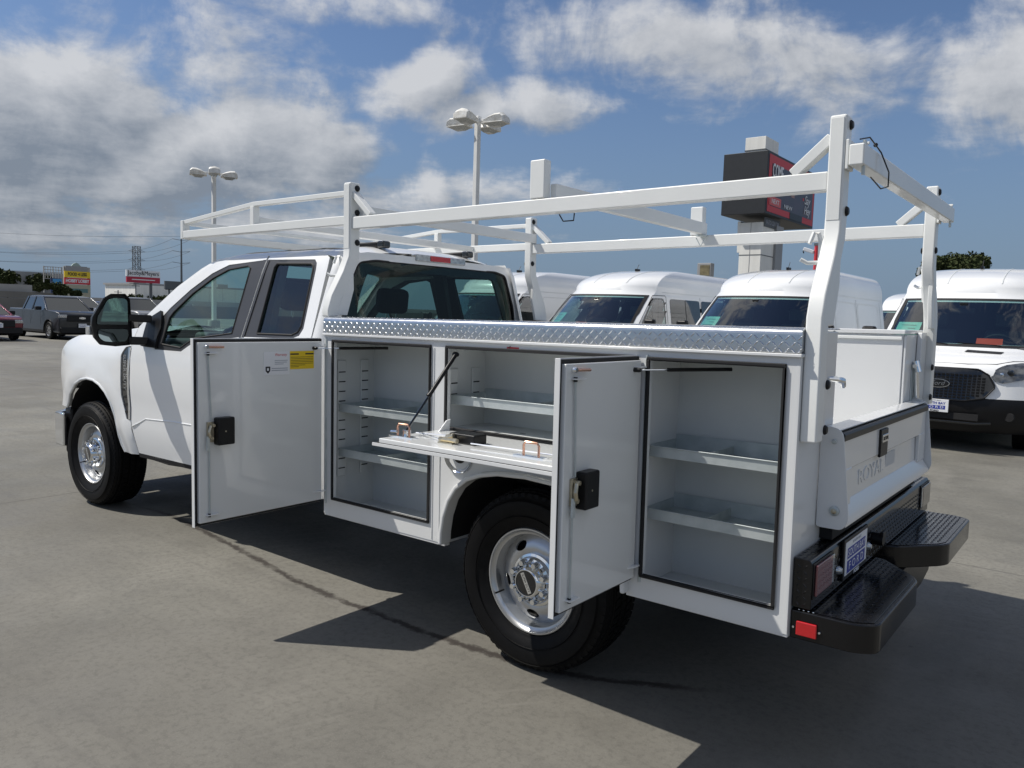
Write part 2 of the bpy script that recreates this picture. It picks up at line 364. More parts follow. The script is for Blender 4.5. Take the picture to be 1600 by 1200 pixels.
# ================================================================== ground
def ground_mat():
    m = bpy.data.materials.new('concrete_lot'); m.use_nodes = True; nt = m.node_tree; b = nt.nodes['Principled BSDF']; L = nt.links.new
    t = nt.nodes.new('ShaderNodeTexCoord'); P = t.outputs['Object']
    def noise(s, d=6, r=.55, scl=None, loc=(0, 0, 0), dist=0):
        n = nt.nodes.new('ShaderNodeTexNoise'); n.inputs['Scale'].default_value = s; n.inputs['Detail'].default_value = d
        n.inputs['Roughness'].default_value = r; n.inputs['Distortion'].default_value = dist
        mp = nt.nodes.new('ShaderNodeMapping'); mp.inputs['Location'].default_value = loc
        if scl: mp.inputs['Scale'].default_value = scl
        L(P, mp.inputs[0]); L(mp.outputs[0], n.inputs['Vector']); return n.outputs[0]
    def rng(v, a, b_, c=0., d=1., smooth=True):
        n = nt.nodes.new('ShaderNodeMapRange'); n.interpolation_type = 'SMOOTHSTEP' if smooth else 'LINEAR'
        L(v, n.inputs[0])
        for i, x in zip((1, 2, 3, 4), (a, b_, c, d)): n.inputs[i].default_value = x
        return n.outputs[0]
    def ma(op, a, b_=None):
        n = nt.nodes.new('ShaderNodeMath'); n.operation = op
        for i, v in enumerate((a, b_)):
            if v is None: continue
            if isinstance(v, (int, float)): n.inputs[i].default_value = v
            else: L(v, n.inputs[i])
        return n.outputs[0]
    def mix(f, a, c, bt='MIX'):
        n = nt.nodes.new('ShaderNodeMix'); n.data_type = 'RGBA'; n.blend_type = bt
        for i, v in ((0, f), (6, a), (7, c)):
            if isinstance(v, (int, float)): n.inputs[i].default_value = v
            elif isinstance(v, tuple): n.inputs[i].default_value = (*v, 1)
            else: L(v, n.inputs[i])
        return n.outputs[2]
    c = mix(rng(noise(.35, 7, .6), .3, .7), (.130, .126, .108), (.218, .210, .180))
    c = mix(rng(noise(1.6, 8, .65, loc=(4, 2, 0)), .42, .72, 0, .6), c, (.108, .104, .090))
    c = mix(rng(noise(30, 5, .75), .44, .66, 0, .50), c, (.080, .077, .067))
    c = mix(rng(noise(160, 2, .6), .56, .74, 0, .45), c, (.32, .30, .262))
    c = mix(rng(noise(.16, 4, .5, loc=(8, 1, 0)), .42, .62, 0, .42), c, (.115, .108, .096))
    c = mix(rng(noise(.9, 6, .6, scl=(1, .35, 1), loc=(1, 5, 0)), .55, .72, 0, .35), c, (.27, .255, .225))
    c = mix(rng(noise(9, 5, .6, loc=(1, 7, 0)), .62, .76, 0, .30), c, (.075, .070, .064))
    # broom streaks and tyre scuffs along the lanes
    c = mix(rng(noise(3, 6, .6, scl=(.25, 3, 1), loc=(3, 3, 3)), .52, .78, 0, .45), c, (.100, .094, .085))
    sx = nt.nodes.new('ShaderNodeSeparateXYZ'); L(P, sx.inputs[0]); X, Y = sx.outputs[0], sx.outputs[1]
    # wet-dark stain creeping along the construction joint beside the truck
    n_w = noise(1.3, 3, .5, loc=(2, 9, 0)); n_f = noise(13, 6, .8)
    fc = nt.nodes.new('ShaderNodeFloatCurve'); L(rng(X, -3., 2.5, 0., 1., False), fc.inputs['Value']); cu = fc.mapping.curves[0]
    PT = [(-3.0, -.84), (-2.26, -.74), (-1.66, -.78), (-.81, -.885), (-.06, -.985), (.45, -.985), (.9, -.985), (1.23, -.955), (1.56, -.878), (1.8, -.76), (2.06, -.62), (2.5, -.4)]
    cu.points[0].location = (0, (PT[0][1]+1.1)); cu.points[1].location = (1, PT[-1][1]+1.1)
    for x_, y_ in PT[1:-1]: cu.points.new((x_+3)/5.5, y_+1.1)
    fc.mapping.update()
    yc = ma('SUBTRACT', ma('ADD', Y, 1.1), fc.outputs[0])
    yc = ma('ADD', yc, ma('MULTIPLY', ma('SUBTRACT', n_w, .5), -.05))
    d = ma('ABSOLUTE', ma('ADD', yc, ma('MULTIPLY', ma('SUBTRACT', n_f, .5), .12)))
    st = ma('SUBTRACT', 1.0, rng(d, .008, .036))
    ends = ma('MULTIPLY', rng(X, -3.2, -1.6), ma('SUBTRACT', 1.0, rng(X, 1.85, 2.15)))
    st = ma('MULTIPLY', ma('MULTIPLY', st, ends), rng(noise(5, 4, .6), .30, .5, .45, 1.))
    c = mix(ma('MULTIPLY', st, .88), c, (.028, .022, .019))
    # curved tyre rub marks
    ds = nt.nodes.new('ShaderNodeVectorMath'); ds.operation = 'DISTANCE'; L(P, ds.inputs[0]); ds.inputs[1].default_value = (3.6, -2.9, 0)
    wv = ma('SINE', ma('MULTIPLY', ds.outputs['Value'], 55)); rub = ma('MULTIPLY', rng(wv, .75, 1.0), rng(noise(1.1, 4, .5, loc=(5, 1, 2)), .52, .68, 0, .16))
    c = mix(rub, c, (.28, .265, .235))
    # saw joints
    def joint(C, pitch, off):
        f = ma('ABSOLUTE', ma('SUBTRACT', ma('FRACT', ma('DIVIDE', ma('ADD', C, off), pitch)), .5))
        return ma('SUBTRACT', 1.0, rng(f, .0, .0016))
    jn = ma('MAXIMUM', joint(X, 12.2, 9.4), joint(Y, 12.2, 3.9))
    vo = nt.nodes.new('ShaderNodeTexVoronoi'); vo.inputs['Scale'].default_value = 2.2; L(P, vo.inputs['Vector'])
    sp_ = nt.nodes.new('ShaderNodeSeparateColor'); L(vo.outputs['Color'], sp_.inputs[0])
    spot = ma('MULTIPLY', ma('SUBTRACT', 1.0, rng(ma('ADD', vo.outputs['Distance'], ma('MULTIPLY', ma('SUBTRACT', n_f, .5), .05)), .018, .045)), ma('GREATER_THAN', sp_.outputs[0], .72))
    c = mix(ma('MULTIPLY', spot, .6), c, (.045, .042, .038))
    c = mix(ma('MULTIPLY', jn, .5), c, (.05, .048, .044))
    L(c, b.inputs['Base Color'])
    L(rng(noise(2.2, 6), .3, .7, .62, .85), b.inputs['Roughness']); b.inputs['Specular IOR Level'].default_value = .35
    bp = nt.nodes.new('ShaderNodeBump'); bp.inputs['Strength'].default_value = .28; bp.inputs['Distance'].default_value = .004
    L(ma('ADD', noise(70, 5, .7), ma('MULTIPLY', jn, -2.)), bp.inputs['Height']); L(bp.outputs[0], b.inputs['Normal'])
    return m
g = MB().box(-1500, 1500, -1500, 1500, -.5, 0)
go = build('ground', g, ground_mat(), smooth=0); go['kind'] = 'structure'; go['label'] = 'broad grey concrete lot with stained joints'

# ================================================================== service truck
KS = 0.0108
truck = empty('service_truck', 'white extended-cab utility truck in the foreground with its side compartments open', 'truck', (0, 0, 0), (0, -math.atan(KS), 0))
T = truck

# ---------------------------------------------------------------- wheels
def make_wheel(name, parent, loc, side, dia=.80, width=.232, rimr=.2349, cap=True):
    """outer face towards local -Y; side=-1 for the driver side, +1 mirrored"""
    R = dia/2; w = width
    root = bpy.data.objects.new(name, None); col.objects.link(root); root.parent = parent; root.location = loc
    if side > 0: root.rotation_euler = (0, 0, PI)
    ty = MB()
    prof = [(rimr-.006, .012), (rimr+.004, -.006), (rimr+.020, -.012), (rimr+.035, -.022), (R*.80, -.033), (R*.88, -.030), (R-.035, -.016), (R-.016, -.004), (R-.010, .012)]
    gx = [.040, .052, .088, .099, .133, .144, .179, .190]
    y0 = 0
    for k in range(0, 8, 2): prof += [(R-.004, gx[k]-.012), (R-.010, gx[k]), (R-.011, gx[k+1]), (R-.004, gx[k+1]+.003)]
    prof += [(R-.012, w-.012), (R-.03, w+.006), (R*.85, w+.02), (rimr+.02, w+.0), (rimr, w-.02)]
    ty.lathe(prof, 72)
    tb = build('tyre', ty, TYRE, root, smooth=30)
    tr = MB()
    rows = [(.012, .038), (.054, .086), (.101, .131), (.146, .177), (.192, w-.008)]
    N = 64
    for ri, (a, b) in enumerate(rows):
        for k in range(N):
            t = 2*PI*(k+.5*(ri % 2))/N; dt = PI/N*.78; sh = .25*dt*(1 if ri % 2 else -1)
            r0, r1 = R-.013, R-.0005+(-.006 if ri in (0, 4) else 0)
            vs = []
            for rr in (r0, r1):
                for y in (a, b):
                    for s in (-1, 1):
                        tt = t+s*dt+(sh if y == b else -sh); vs.append((rr*math.cos(tt), y, rr*math.sin(tt)))
            tr.add(vs, [(4, 5, 7, 6), (0, 1, 5, 4), (2, 6, 7, 3), (0, 4, 6, 2), (1, 3, 7, 5)])
    for k in range(N):   # shoulder lugs on the sidewall edge
        t = 2*PI*(k+.25)/N; dt = PI/N*.55; vs = []
        for r, y in ((R-.040, -.0165), (R-.014, -.0065), (R-.016, .006), (R-.042, -.008)):
            for s in (-1, 1): vs.append((r*math.cos(t+s*dt), y, r*math.sin(t+s*dt)))
        tr.add(vs, [(0, 1, 3, 2), (2, 3, 5, 4), (0, 2, 4, 6), (1, 7, 5, 3)])
    build('tread_blocks', tr, TYRE, tb, smooth=0, kind='stuff')
    rings = MB()
    for rr, yy in ((R*.72, -.0305), (R*.90, -.0285)): rings.lathe([(rr-.0015, yy+.002), (rr, yy-.0025), (rr+.0015, yy+.002)], 72)
    build('sidewall_rib', rings, TYRE, tb)
    rim = MB()
    rim.lathe([(rimr-.004, .014), (rimr, .002), (rimr-.004, -.006), (rimr-.010, -.006), (rimr-.014, .002), (rimr-.022, .010), (rimr-.030, .012), (rimr-.036, .034), (rimr-.040, .060), (rimr-.041, .16), (rimr-.01, .20)], 64)
    rm = build('rim', rim, STEELWHEEL, root, smooth=40)
    holes = []
    for k in range(5):
        t = math.radians(50+72*k); c = (.158*math.cos(t), .158*math.sin(t)); tn = (-math.sin(t), math.cos(t)); rd = (math.cos(t), math.sin(t))
        holes.append([(c[0]+tn[0]*.034*math.cos(a)+rd[0]*.021*math.sin(a), c[1]+tn[1]*.034*math.cos(a)+rd[1]*.021*math.sin(a)) for a in [2*PI*i/14 for i in range(14)]])
    RP = [(0, .05), (.085, .050), (.110, .036), (.130, .028), (.150, .032), (.172, .044), (.185, .056), (rimr-.036, .062)]
    def dz(r):
        for (a, ya), (b, yb) in zip(RP, RP[1:]):
            if r <= b:
                t = (r-a)/(b-a); t = t*t*(3-2*t); return ya+(yb-ya)*t
        return RP[-1][1]
    dm = MB(); outer = [((rimr-.037)*math.cos(2*PI*k/48), (rimr-.037)*math.sin(2*PI*k/48)) for k in range(48)]
    dm.panel(outer, holes, lambda u, v: (u, dz(math.hypot(u, v)), v), .022)
    build('wheel_disc', dm, STEELWHEEL, root, solid=.006, off=-1, smooth=60)
    dk = MB(); dk.lathe([(rimr-.042, .10), (.0, .10)], 32); build('brake_backing', dk, DARK, root)
    if cap:
        cp = MB(); cp.lathe([(.118, .034), (.115, .024), (.104, .020), (.098, .004), (.082, -.002), (.072, -.016), (.064, -.032), (.058, -.036), (.055, -.036), (.054, -.030)], 48)
        hub = build('hub_cap', cp, CHROME, root, smooth=30)
        for k in range(8):
            t = 2*PI*(k+.5)/8; c = (.086*math.cos(t), .02, .086*math.sin(t))
            lug = disc(c, (0, -1, 0), .0150, .052, 10); build('lug_nut', lug, CHROME, root, smooth=50)
            rb = MB().obox((.090*math.cos(t+PI/8), .0, .090*math.sin(t+PI/8)), (.008*math.cos(t+PI/8), .012, .008*math.sin(t+PI/8)), (-.010*math.sin(t+PI/8), 0, .010*math.cos(t+PI/8)), (0, .010, 0))
            build('hub_rib', rb, CHROME, hub, bevel=.002)
        build('hub_badge', disc((0, -.029, 0), (0, -1, 0), .0545, .005, 28), BLACKGLOSS, hub)
        a = math.radians(-62); u = (math.cos(a), 0, math.sin(a)); v = (-math.sin(a), 0, math.cos(a))
        bar = MB().obox((0, -.0345, 0), Vector(u)*.047, Vector(v)*.0095, (0, .0012, 0)); build('badge_bar', bar, CHROME, hub)
        text('badge_lettering', 'SUPER DUTY', .014, (0, -.0360, 0), u, v, BLACK, hub, ext=.0002, width=.080)
    build('valve_stem', MB().tube([(-.17, .03, -.085), (-.186, -.012, -.094)], .004, 6), BLACK, root)
    return root
XW, WB = 1.371, 4.1804
for nm, x in (('rear_wheel', XW), ('front_wheel', XW-WB)):
    for s in (-1, 1): make_wheel(nm, T, (x, s*.9785, .40-KS*x), s)

# ---------------------------------------------------------------- chassis
ch = MB()
for s in (-1, 1): ch.box(-3.1, 2.45, s*.43-.04, s*.43+.04, .50, .66)
for x in (-2.4, -1.2, -.1, .9, 1.9): ch.box(x, x+.08, -.42, .42, .52, .62)
build('chassis_frame', ch, DARK, T, bevel=.006)
ax = MB().tube([(XW, -.80, .39), (XW, .80, .39)], .05, 12).lathe([(.0, -.16), (.10, -.13), (.15, 0), (.10, .13), (0, .16)], 20, c=(XW, 0, .39))
build('rear_axle', ax, DARK, T)
build('front_axle', MB().tube([(XW-WB, -.80, .43), (XW-WB, .80, .43)], .045, 12), DARK, T)
for s in (-1, 1):
    lf = MB(); lf.rtube([(XW-.75, s*.52, .60), (XW-.4, s*.52, .50), (XW, s*.52, .47), (XW+.4, s*.52, .50), (XW+.75, s*.52, .60)], .07, .035, (0, 1, 0)); build('leaf_spring', lf, DARK, T)
build('fuel_tank', MB().box(-1.2, -.05, -.75, -.45, .42, .64), DARK, T, bevel=.04)
build('drive_shaft', MB().tube([(-2.2, 0, .52), (XW, 0, .42)], .045, 10), DARK, T)
build('exhaust_pipe', MB().tube([(-2.0, .5, .42), (.8, .55, .42), (1.1, .62, .55), (1.7, .62, .55), (2.2, .75, .45)], .035, 10), DARK, T)

# ---------------------------------------------------------------- cab
PZ = [(.40, .93), (.52, .962), (.70, .992), (.78, .985), (1.0, 1.0), (1.2, .992), (1.30, .975), (1.36, .955), (1.82, .80), (1.88, .765), (1.93, .66)]
def prof(z):
    if z <= PZ[0][0]: return PZ[0][1]
    for (a, ya), (b, yb) in zip(PZ, PZ[1:]):
        if z <= b: return ya+(yb-ya)*(z-a)/(b-a)
    return PZ[-1][1]
XF = XW-WB
def wsf(u, v):
    t = u*2-1; b = .16*t*t
    return (-2.23+.70*v+b*(1-.35*v), t*(.87-.14*v), 1.375+.50*v-.006*t*t*v)
def roof(u, v):
    x = -1.50+u*1.345; t = v*2-1; y = t*(.735 if x > -1.3 else .735+.02*(-1.3-x)/.2)
    z = 1.955-.075*abs(t)**3.2
    z -= .055*max(0, (-1.22-x)/.28)**1.6+.045*max(0, (x+.36)/.2)**2
    return (x, y, z)
def side_y(x, z):
    y = (prof(z-.03)+2*prof(z)+prof(z+.03))/4
    if x < -3.02: y -= .38*(-3.02-x)**2
    if x < -2.17 and z > 1.2: y -= .25*(z-1.2)*min(1, (-2.17-x)/.3)*1.4
    r = math.hypot(x-XF, z-.42)    # wheel-arch flare
    if x < -2.15: y += .022*math.exp(-((r-.62)/.07)**2)
    return y
def SD(s, off=0.): return lambda x, z: (x, s*(side_y(x, z)+off), z)
FENDER = [(-3.46, .76), (-3.24, .75), (-3.20, .79), (-3.14, .862), (-3.01, .95), (-2.90, .99), (-2.79, 1.006), (-2.68, 1.0), (-2.584, .972), (-2.51, .925), (-2.456, .86), (-2.41, .76), (-2.380, .62), (-2.36, .55), (-2.33, .498), (-2.125, .503), (-2.17, .742), (-2.165, 1.277), (-2.14, 1.40), (-2.8, 1.345), (-3.12, 1.318), (-3.34, 1.26), (-3.44, 1.16), (-3.47, 1.0)]
VENT = roundpoly([(-2.300, 1.10), (-2.300, 1.215), (-2.26, 1.262), (-2.165, 1.275), (-2.165, .745), (-2.215, .745), (-2.296, .92)], .02)
DOOR = [(-2.158, 1.277), (-2.162, .742), (-2.117, .508), (-.862, .52), (-.866, 1.38), (-.842, 1.84), (-.868, 1.878), (-1.22, 1.870), (-1.41, 1.850), (-1.52, 1.795), (-1.77, 1.676), (-2.02, 1.50), (-2.13, 1.41)]
FWO = [(-1.865, 1.30), (-1.875, 1.47), (-1.79, 1.545), (-1.60, 1.672), (-1.40, 1.775), (-1.235, 1.828), (-.849, 1.850), (-.868, 1.385), (-.870, 1.375), (-1.37, 1.325), (-1.50, 1.262), (-1.84, 1.262)]
FWI = [(-1.765, 1.30), (-1.765, 1.478), (-1.735, 1.518), (-1.563, 1.645), (-1.373, 1.745), (-1.223, 1.797), (-1.02, 1.815), (-.985, 1.80), (-.978, 1.395), (-1.385, 1.350), (-1.52, 1.285)]
RDOOR = [(-.852, .52), (-.856, 1.38), (-.833, 1.84), (-.846, 1.876), (-.29, 1.866), (-.24, 1.845), (-.228, 1.80), (-.200, 1.40), (-.19, .52)]
RWO = [(-.851, 1.377), (-.829, 1.835), (-.825, 1.850), (-.365, 1.838), (-.335, 1.815), (-.325, 1.78), (-.288, 1.44), (-.31, 1.40), (-.37, 1.382)]
RWI = [(-.715, 1.40), (-.735, 1.80), (-.72, 1.822), (-.385, 1.812), (-.362, 1.80), (-.355, 1.77), (-.318, 1.45), (-.335, 1.42), (-.38, 1.402)]
for s in (-1, 1):
    f = build('front_fender', MB().panel(FENDER, [VENT], SD(s), .07), W_PAINT, T, solid=.03, off=(-1 if s < 0 else -1))
    v = MB().panel(VENT, [], SD(s, -.012), .05); vn = build('fender_vent', v, BLACKGLOSS, T, solid=.01)
    bar = MB(); pts = [(-2.181, -0, z) for z in (1.262, 1.1, .95, .85, .752)]
    bar.rtube([(x, s*(side_y(x, z)+.001), z) for x, _, z in pts], .022, .014, (1, 0, 0)); build('vent_bar', bar, CHROME, vn, bevel=.003)
    for k in range(5):
        z = .80+k*.055; build('vent_fin', MB().obox((-2.235, s*(side_y(-2.235, z)-.004), z), (.03, 0, .006), (0, .004, 0), (0, 0, .008)), BLACK, vn)
    text('vent_lettering', 'SUPER DUTY', .050, (-2.232, s*(side_y(-2.23, 1.09)+.002), 1.085), (0, 0, -1) if s < 0 else (0, 0, -1), (1, 0, 0) if s < 0 else (-1, 0, 0), STEELWHEEL, vn, width=.25)
    # arch lip + liner
    arch = [p for p in FENDER[1:15]]
    lp = MB().tube([(x, s*(side_y(x, z)-.004), z) for x, z in arch], .011, 8); build('arch_lip', lp, W_PAINT, f)
    ln = MB(); ap = [(-3.24, .70)]+arch[1:]
    ln.grid(lambda u, w, ap=ap, s=s: (ap[min(int(round(u*(len(ap)-1))), len(ap)-1)][0], s*(.955-.5*w), ap[min(int(round(u*(len(ap)-1))), len(ap)-1)][1]), len(ap)-1, 2)
    build('wheel_arch_liner', ln, DARK, T)
    d = build('front_door', MB().panel(DOOR, [FWO], SD(s), .09), W_PAINT, T, solid=.03, off=-1)
    build('window_surround', MB().panel(FWO, [FWI], SD(s, -.004), .09), PILLAR if s < 0 else PILLAR, d, solid=.012, off=-1)
    build('door_window', MB().panel(FWI, [], SD(s, -.012), .12), GLASS, d)
    for p0_, p1_, pr_ in (((-.886, -.866), (-.880, -.8435), d),):
        build('pillar_applique', MB().panel([(-.886, 1.372), (-.8665, 1.372), (-.8430, 1.850), (-.875, 1.850)], [], SD(s, .0015), .1), PILLAR, d)
    build('seam_gap', MB().panel([(-.868, .52), (-.849, .52), (-.832, 1.86), (-.852, 1.86)], [], SD(s, -.008), .1), RUBBER, d)
    seal = MB().tube([(x, s*(side_y(x, z)-.004), z) for x, z in FWI+[FWI[0]]], .006, 6); build('window_seal', seal, RUBBER, d)
    # character line moulding crease
    cr = MB(); cr.tube([(x, s*(side_y(x, z)+.0), z) for x, z in ((-2.15, .705), (-2.06, .735), (-1.96, .775), (-1.6, .79), (-.9, .80))], .006, 6); build('door_crease', cr, W_PAINT, d)
    hd = MB().rtube([(-1.10, s*1.0, 1.14), (-1.08, s*1.035, 1.14), (-.92, s*1.035, 1.14), (-.90, s*1.0, 1.14)], .03, .016, (0, 0, 1)); build('door_handle', hd, BLACK, d, bevel=.004)
    r = build('rear_door', MB().panel(RDOOR, [RWO], SD(s), .09), W_PAINT, T, solid=.03, off=-1)
    build('window_surround', MB().panel(RWO, [RWI], SD(s, -.004), .09), PILLAR, r, solid=.012, off=-1)
    build('door_window', MB().panel(RWI, [], SD(s, -.012), .12), GLASS, r)
    build('pillar_applique', MB().panel([(-.8560, 1.374), (-.835, 1.374), (-.812, 1.848), (-.8330, 1.848)], [], SD(s, .0015), .1), PILLAR, r)
    seal = MB().tube([(x, s*(side_y(x, z)-.004), z) for x, z in RWI+[RWI[0]]], .006, 6); build('window_seal', seal, RUBBER, r)
    # cab corner wraps to the rear wall
    cc = MB()
    def corner(u, w, s=s):
        z = .50+w*1.38; a = u*PI/2; R_ = .085; y = side_y(-.2, z)
        lean = -.03*max(0, z-1.3)
        if u <= .0001: return (-.190, s*y, z)
        return (-.185+R_*math.sin(a)+lean*u, s*(y-R_*(1-math.cos(a))), z)
    cc.grid(corner, 8, 24); build('cab_corner', cc, W_PAINT, T)
    # roof rail / A pillar
    ap = [(-2.20, 1.385, .90), (-2.06, 1.500, .872), (-1.80, 1.690, .800), (-1.56, 1.815, .755), (-1.42, 1.866, .735), (-1.2, 1.896, .722), (-.88, 1.905, .715), (-.5, 1.900, .715), (-.16, 1.882, .715)]
    ws_e = lambda x: wsf(0 if s < 0 else 1, 0)
    cr_D = [(-2.13, 1.405), (-2.02, 1.497), (-1.90, 1.585), (-1.77, 1.674), (-1.64, 1.742), (-1.52, 1.794), (-1.41, 1.850), (-1.30, 1.864), (-1.22, 1.868), (-1.0, 1.874), (-.868, 1.876), (-.6, 1.872), (-.4, 1.868), (-.28, 1.862), (-.215, 1.850), (-.165, 1.835)]
    cr_I = []
    for x, z in cr_D:
        if x < -1.42:
            w = wsf(0.0 if s < 0 else 1.0, max(0, min(1, (z+.012-1.375)/.494))); cr_I.append((w[0]-.0, abs(w[1])-.012, w[2]+.012))
        else: q = roof((x+1.50)/1.345, .5+.64/.735/2); cr_I.append((x+.0, .64, q[2]))
    def crf(u, v):
        k = min(int(u*(len(cr_D)-1)+.0001), len(cr_D)-2); t = u*(len(cr_D)-1)-k
        D0 = Vector((cr_D[k][0], side_y(*cr_D[k])-.006, cr_D[k][1])); D1 = Vector((cr_D[k+1][0], side_y(*cr_D[k+1])-.006, cr_D[k+1][1])); D = D0.lerp(D1, t)
        I = Vector(cr_I[k]).lerp(Vector(cr_I[k+1]), t); C_ = Vector((D.x*.5+I.x*.5-.0, (D.y+I.y)/2+.03, max(D.z, I.z)+.004))
        if k >= len(cr_D)-3: C_.z -= .004
        p = D*(1-v)**2+C_*2*v*(1-v)+I*v*v; return (p.x, s*p.y, p.z)
    pl = MB().grid(crf, 45, 8); build('roof_rail', pl, W_PAINT, T, smooth=60)
    build('rail_end', MB().add([crf(1, k/8) for k in range(9)]+[(-.165, s*.60, 1.80), (-.165, s*.79, 1.80)], [tuple(range(9))+(9, 10)]), W_PAINT, T, smooth=0)
    gl = MB().tube([(-1.38+i*.10, s*.640, roof((.12-.0+i*.10)/1.345, .5+s*.640/.735/2)[2]+.004) for i in range(12)], .007, 6); build('drip_moulding', gl, RUBBER, T)
    gp = MB().panel([(-2.10, 1.43), (-2.0, 1.50), (-1.52, 1.79), (-1.41, 1.853), (-1.22, 1.873), (-.87, 1.881), (-.29, 1.870), (-.22, 1.85), (-.2, 1.80), (-.16, 1.80), (-.16, 1.90), (-.88, 1.906), (-1.2, 1.90), (-1.44, 1.872), (-1.58, 1.812), (-1.82, 1.69), (-2.12, 1.485)], [], SD(s, -.018), .1)
    build('door_aperture', gp, W_PAINT, T)
    build('rocker_panel', MB().panel([(-2.12, .49), (-.19, .50), (-.19, .53), (-2.12, .52)], [], SD(s, -.02), .2), DARK, T, solid=.04)
# roof
build('roof', MB().grid(roof, 22, 24), W_PAINT, T)
# headliner just inside
build('headliner', MB().grid(lambda u, v: (-1.42+u*1.22, (v*2-1)*.70, 1.865-.03*abs(v*2-1)**3), 6, 8), TRIM, T)
# windscreen
build('windscreen', MB().grid(wsf, 12, 8), GLASS, T)
def hood(u, v):
    x = -2.20-1.25*u; t = v*2-1; h = side_y(x, 1.33)-.01
    return (x+.16*t*t*(1-u)-(-.10*t*t*u), t*h*.985, 1.40-.03*u-.16*max(0, u-.55)**1.7*2.2-.055*abs(t)**4+.028*math.exp(-((abs(t)-.52)/.16)**2)*(1-.4*u))
build('bonnet', MB().grid(hood, 22, 24), W_PAINT, T)
build('cowl_panel', MB().grid(lambda u, v: (-2.26+.08*u+.14*(v*2-1)**2, (v*2-1)*.86, 1.365+.015*u), 3, 10), BLACK, T)
gr = MB().box(-3.47, -3.38, -.72, .72, .80, 1.22); build('grille', gr, BLACK, T, bevel=.02)
build('bonnet_nose', MB().box(-3.49, -3.38, -.80, .80, 1.20, 1.275), W_PAINT, T, bevel=.035, seg=3)
for s in (-1, 1):
    build('headlight', MB().box(-3.445, -3.34, s*.70, s*.915, .88, 1.20), CLEARLENS, T, bevel=.02)
bpf = MB(); bpf.rtube([(-3.26, -.985, .565), (-3.42, -.975, .565), (-3.545, -.86, .565), (-3.60, -.5, .565), (-3.60, .5, .565), (-3.545, .86, .565), (-3.42, .975, .565), (-3.26, .985, .565)], .27, .035, (0, 0, 1))
build('front_bumper', bpf, CHROME, T, bevel=.015)
for s in (-1, 1): build('wheelhouse_valance', MB().box(-3.34, -3.22, s*.80, s*.955, .37, .74), BLACK, T, bevel=.02)
build('front_air_dam', MB().box(-3.45, -3.20, -.90, .90, .34, .46), BLACK, T, bevel=.02)
build('inner_structure', MB().box(-3.36, -2.30, -.60, .60, .60, 1.20).box(-2.30, -2.20, -.86, .86, .60, 1.34), DARK, T)
# rear wall and window
RW_O = [(-.85, .55), (.85, .55), (.885, 1.38), (.845, 1.62), (.73, 1.865), (.60, 1.885), (-.60, 1.885), (-.73, 1.865), (-.845, 1.62), (-.885, 1.38)]
RW_W = roundpoly([(-.80, 1.36), (.80, 1.36), (.77, 1.60), (.665, 1.822), (.55, 1.842), (-.55, 1.842), (-.665, 1.822), (-.77, 1.60)], .03)
RWX = lambda off: (lambda y, z: (-.100-.03*max(0, z-1.3)*1.6+off-.05*(abs(y)/.85)**4, y, z))
rw = build('cab_rear_wall', MB().panel(RW_O, [RW_W], RWX(0), .11), W_PAINT, T, solid=.03, off=0)
RW_I = roundpoly([(-.70, 1.40), (.70, 1.40), (.665, 1.62), (.60, 1.772), (.50, 1.79), (-.50, 1.79), (-.60, 1.772), (-.665, 1.62)], .04)
build('window_border', MB().panel(RW_W, [RW_I], RWX(.004), .1), BLACKGLOSS, rw)
build('rear_window', MB().panel(RW_W, [], RWX(.010), .15), PRIVACY, rw)
sb = MB().tube([RWX(.012)(y, z) for y, z in RW_W+[RW_W[0]]], .007, 6); build('window_seal', sb, RUBBER, rw)
bl = MB().box(-.155, -.100, -.235, .215, 1.862, 1.905); stop = build('high_stop_lamp', bl, CLEARLENS, T, bevel=.008)
build('stop_lens', MB().box(-.15, -.094, -.115, .065, 1.868, 1.901), REDLENS, stop, bevel=.004)
for y0 in (-.40, .36):
    rl = MB(); rl.rtube([(-.48, y0, 1.948), (-.24, y0, 1.952)], .055, .035, (0, 1, 0)); a = build('roof_fairing', rl, BLACK, T, bevel=.012)
    build('fairing_cap', MB().box(-.245, -.185, y0-.032, y0+.032, 1.928, 1.972), BLACKGLOSS, a, bevel=.012)
# floor, seats, dash
build('cab_floor', MB().box(-2.2, -.12, -.90, .90, .58, .64), DARK, T)
for s in (-1, 1): build('door_trim', MB().box(-2.0, -.2, s*.905, s*.93, .62, 1.30), TRIM, T)
build('dashboard', MB().box(-2.20, -1.85, -.88, .88, .95, 1.33), TRIM, T, bevel=.06)
build('instrument_hood', MB().box(-1.98, -1.80, -.62, -.22, 1.22, 1.38), TRIM, T, bevel=.03)
sw = MB(); c0 = Vector((-1.66, -.42, 1.24)); nrm = Vector((.9, 0, .42)).normalized(); a1 = nrm.orthogonal().normalized(); b1 = nrm.cross(a1)
sw.tube([c0+(a1*math.cos(2*PI*k/20)+b1*math.sin(2*PI*k/20))*.19 for k in range(21)], .015, 8); sw.obox(c0-nrm*.02, a1*.18, b1*.03, nrm*.015); sw.tube([c0, c0-nrm*.25], .03, 8)
build('steering_wheel', sw, BLACK, T)
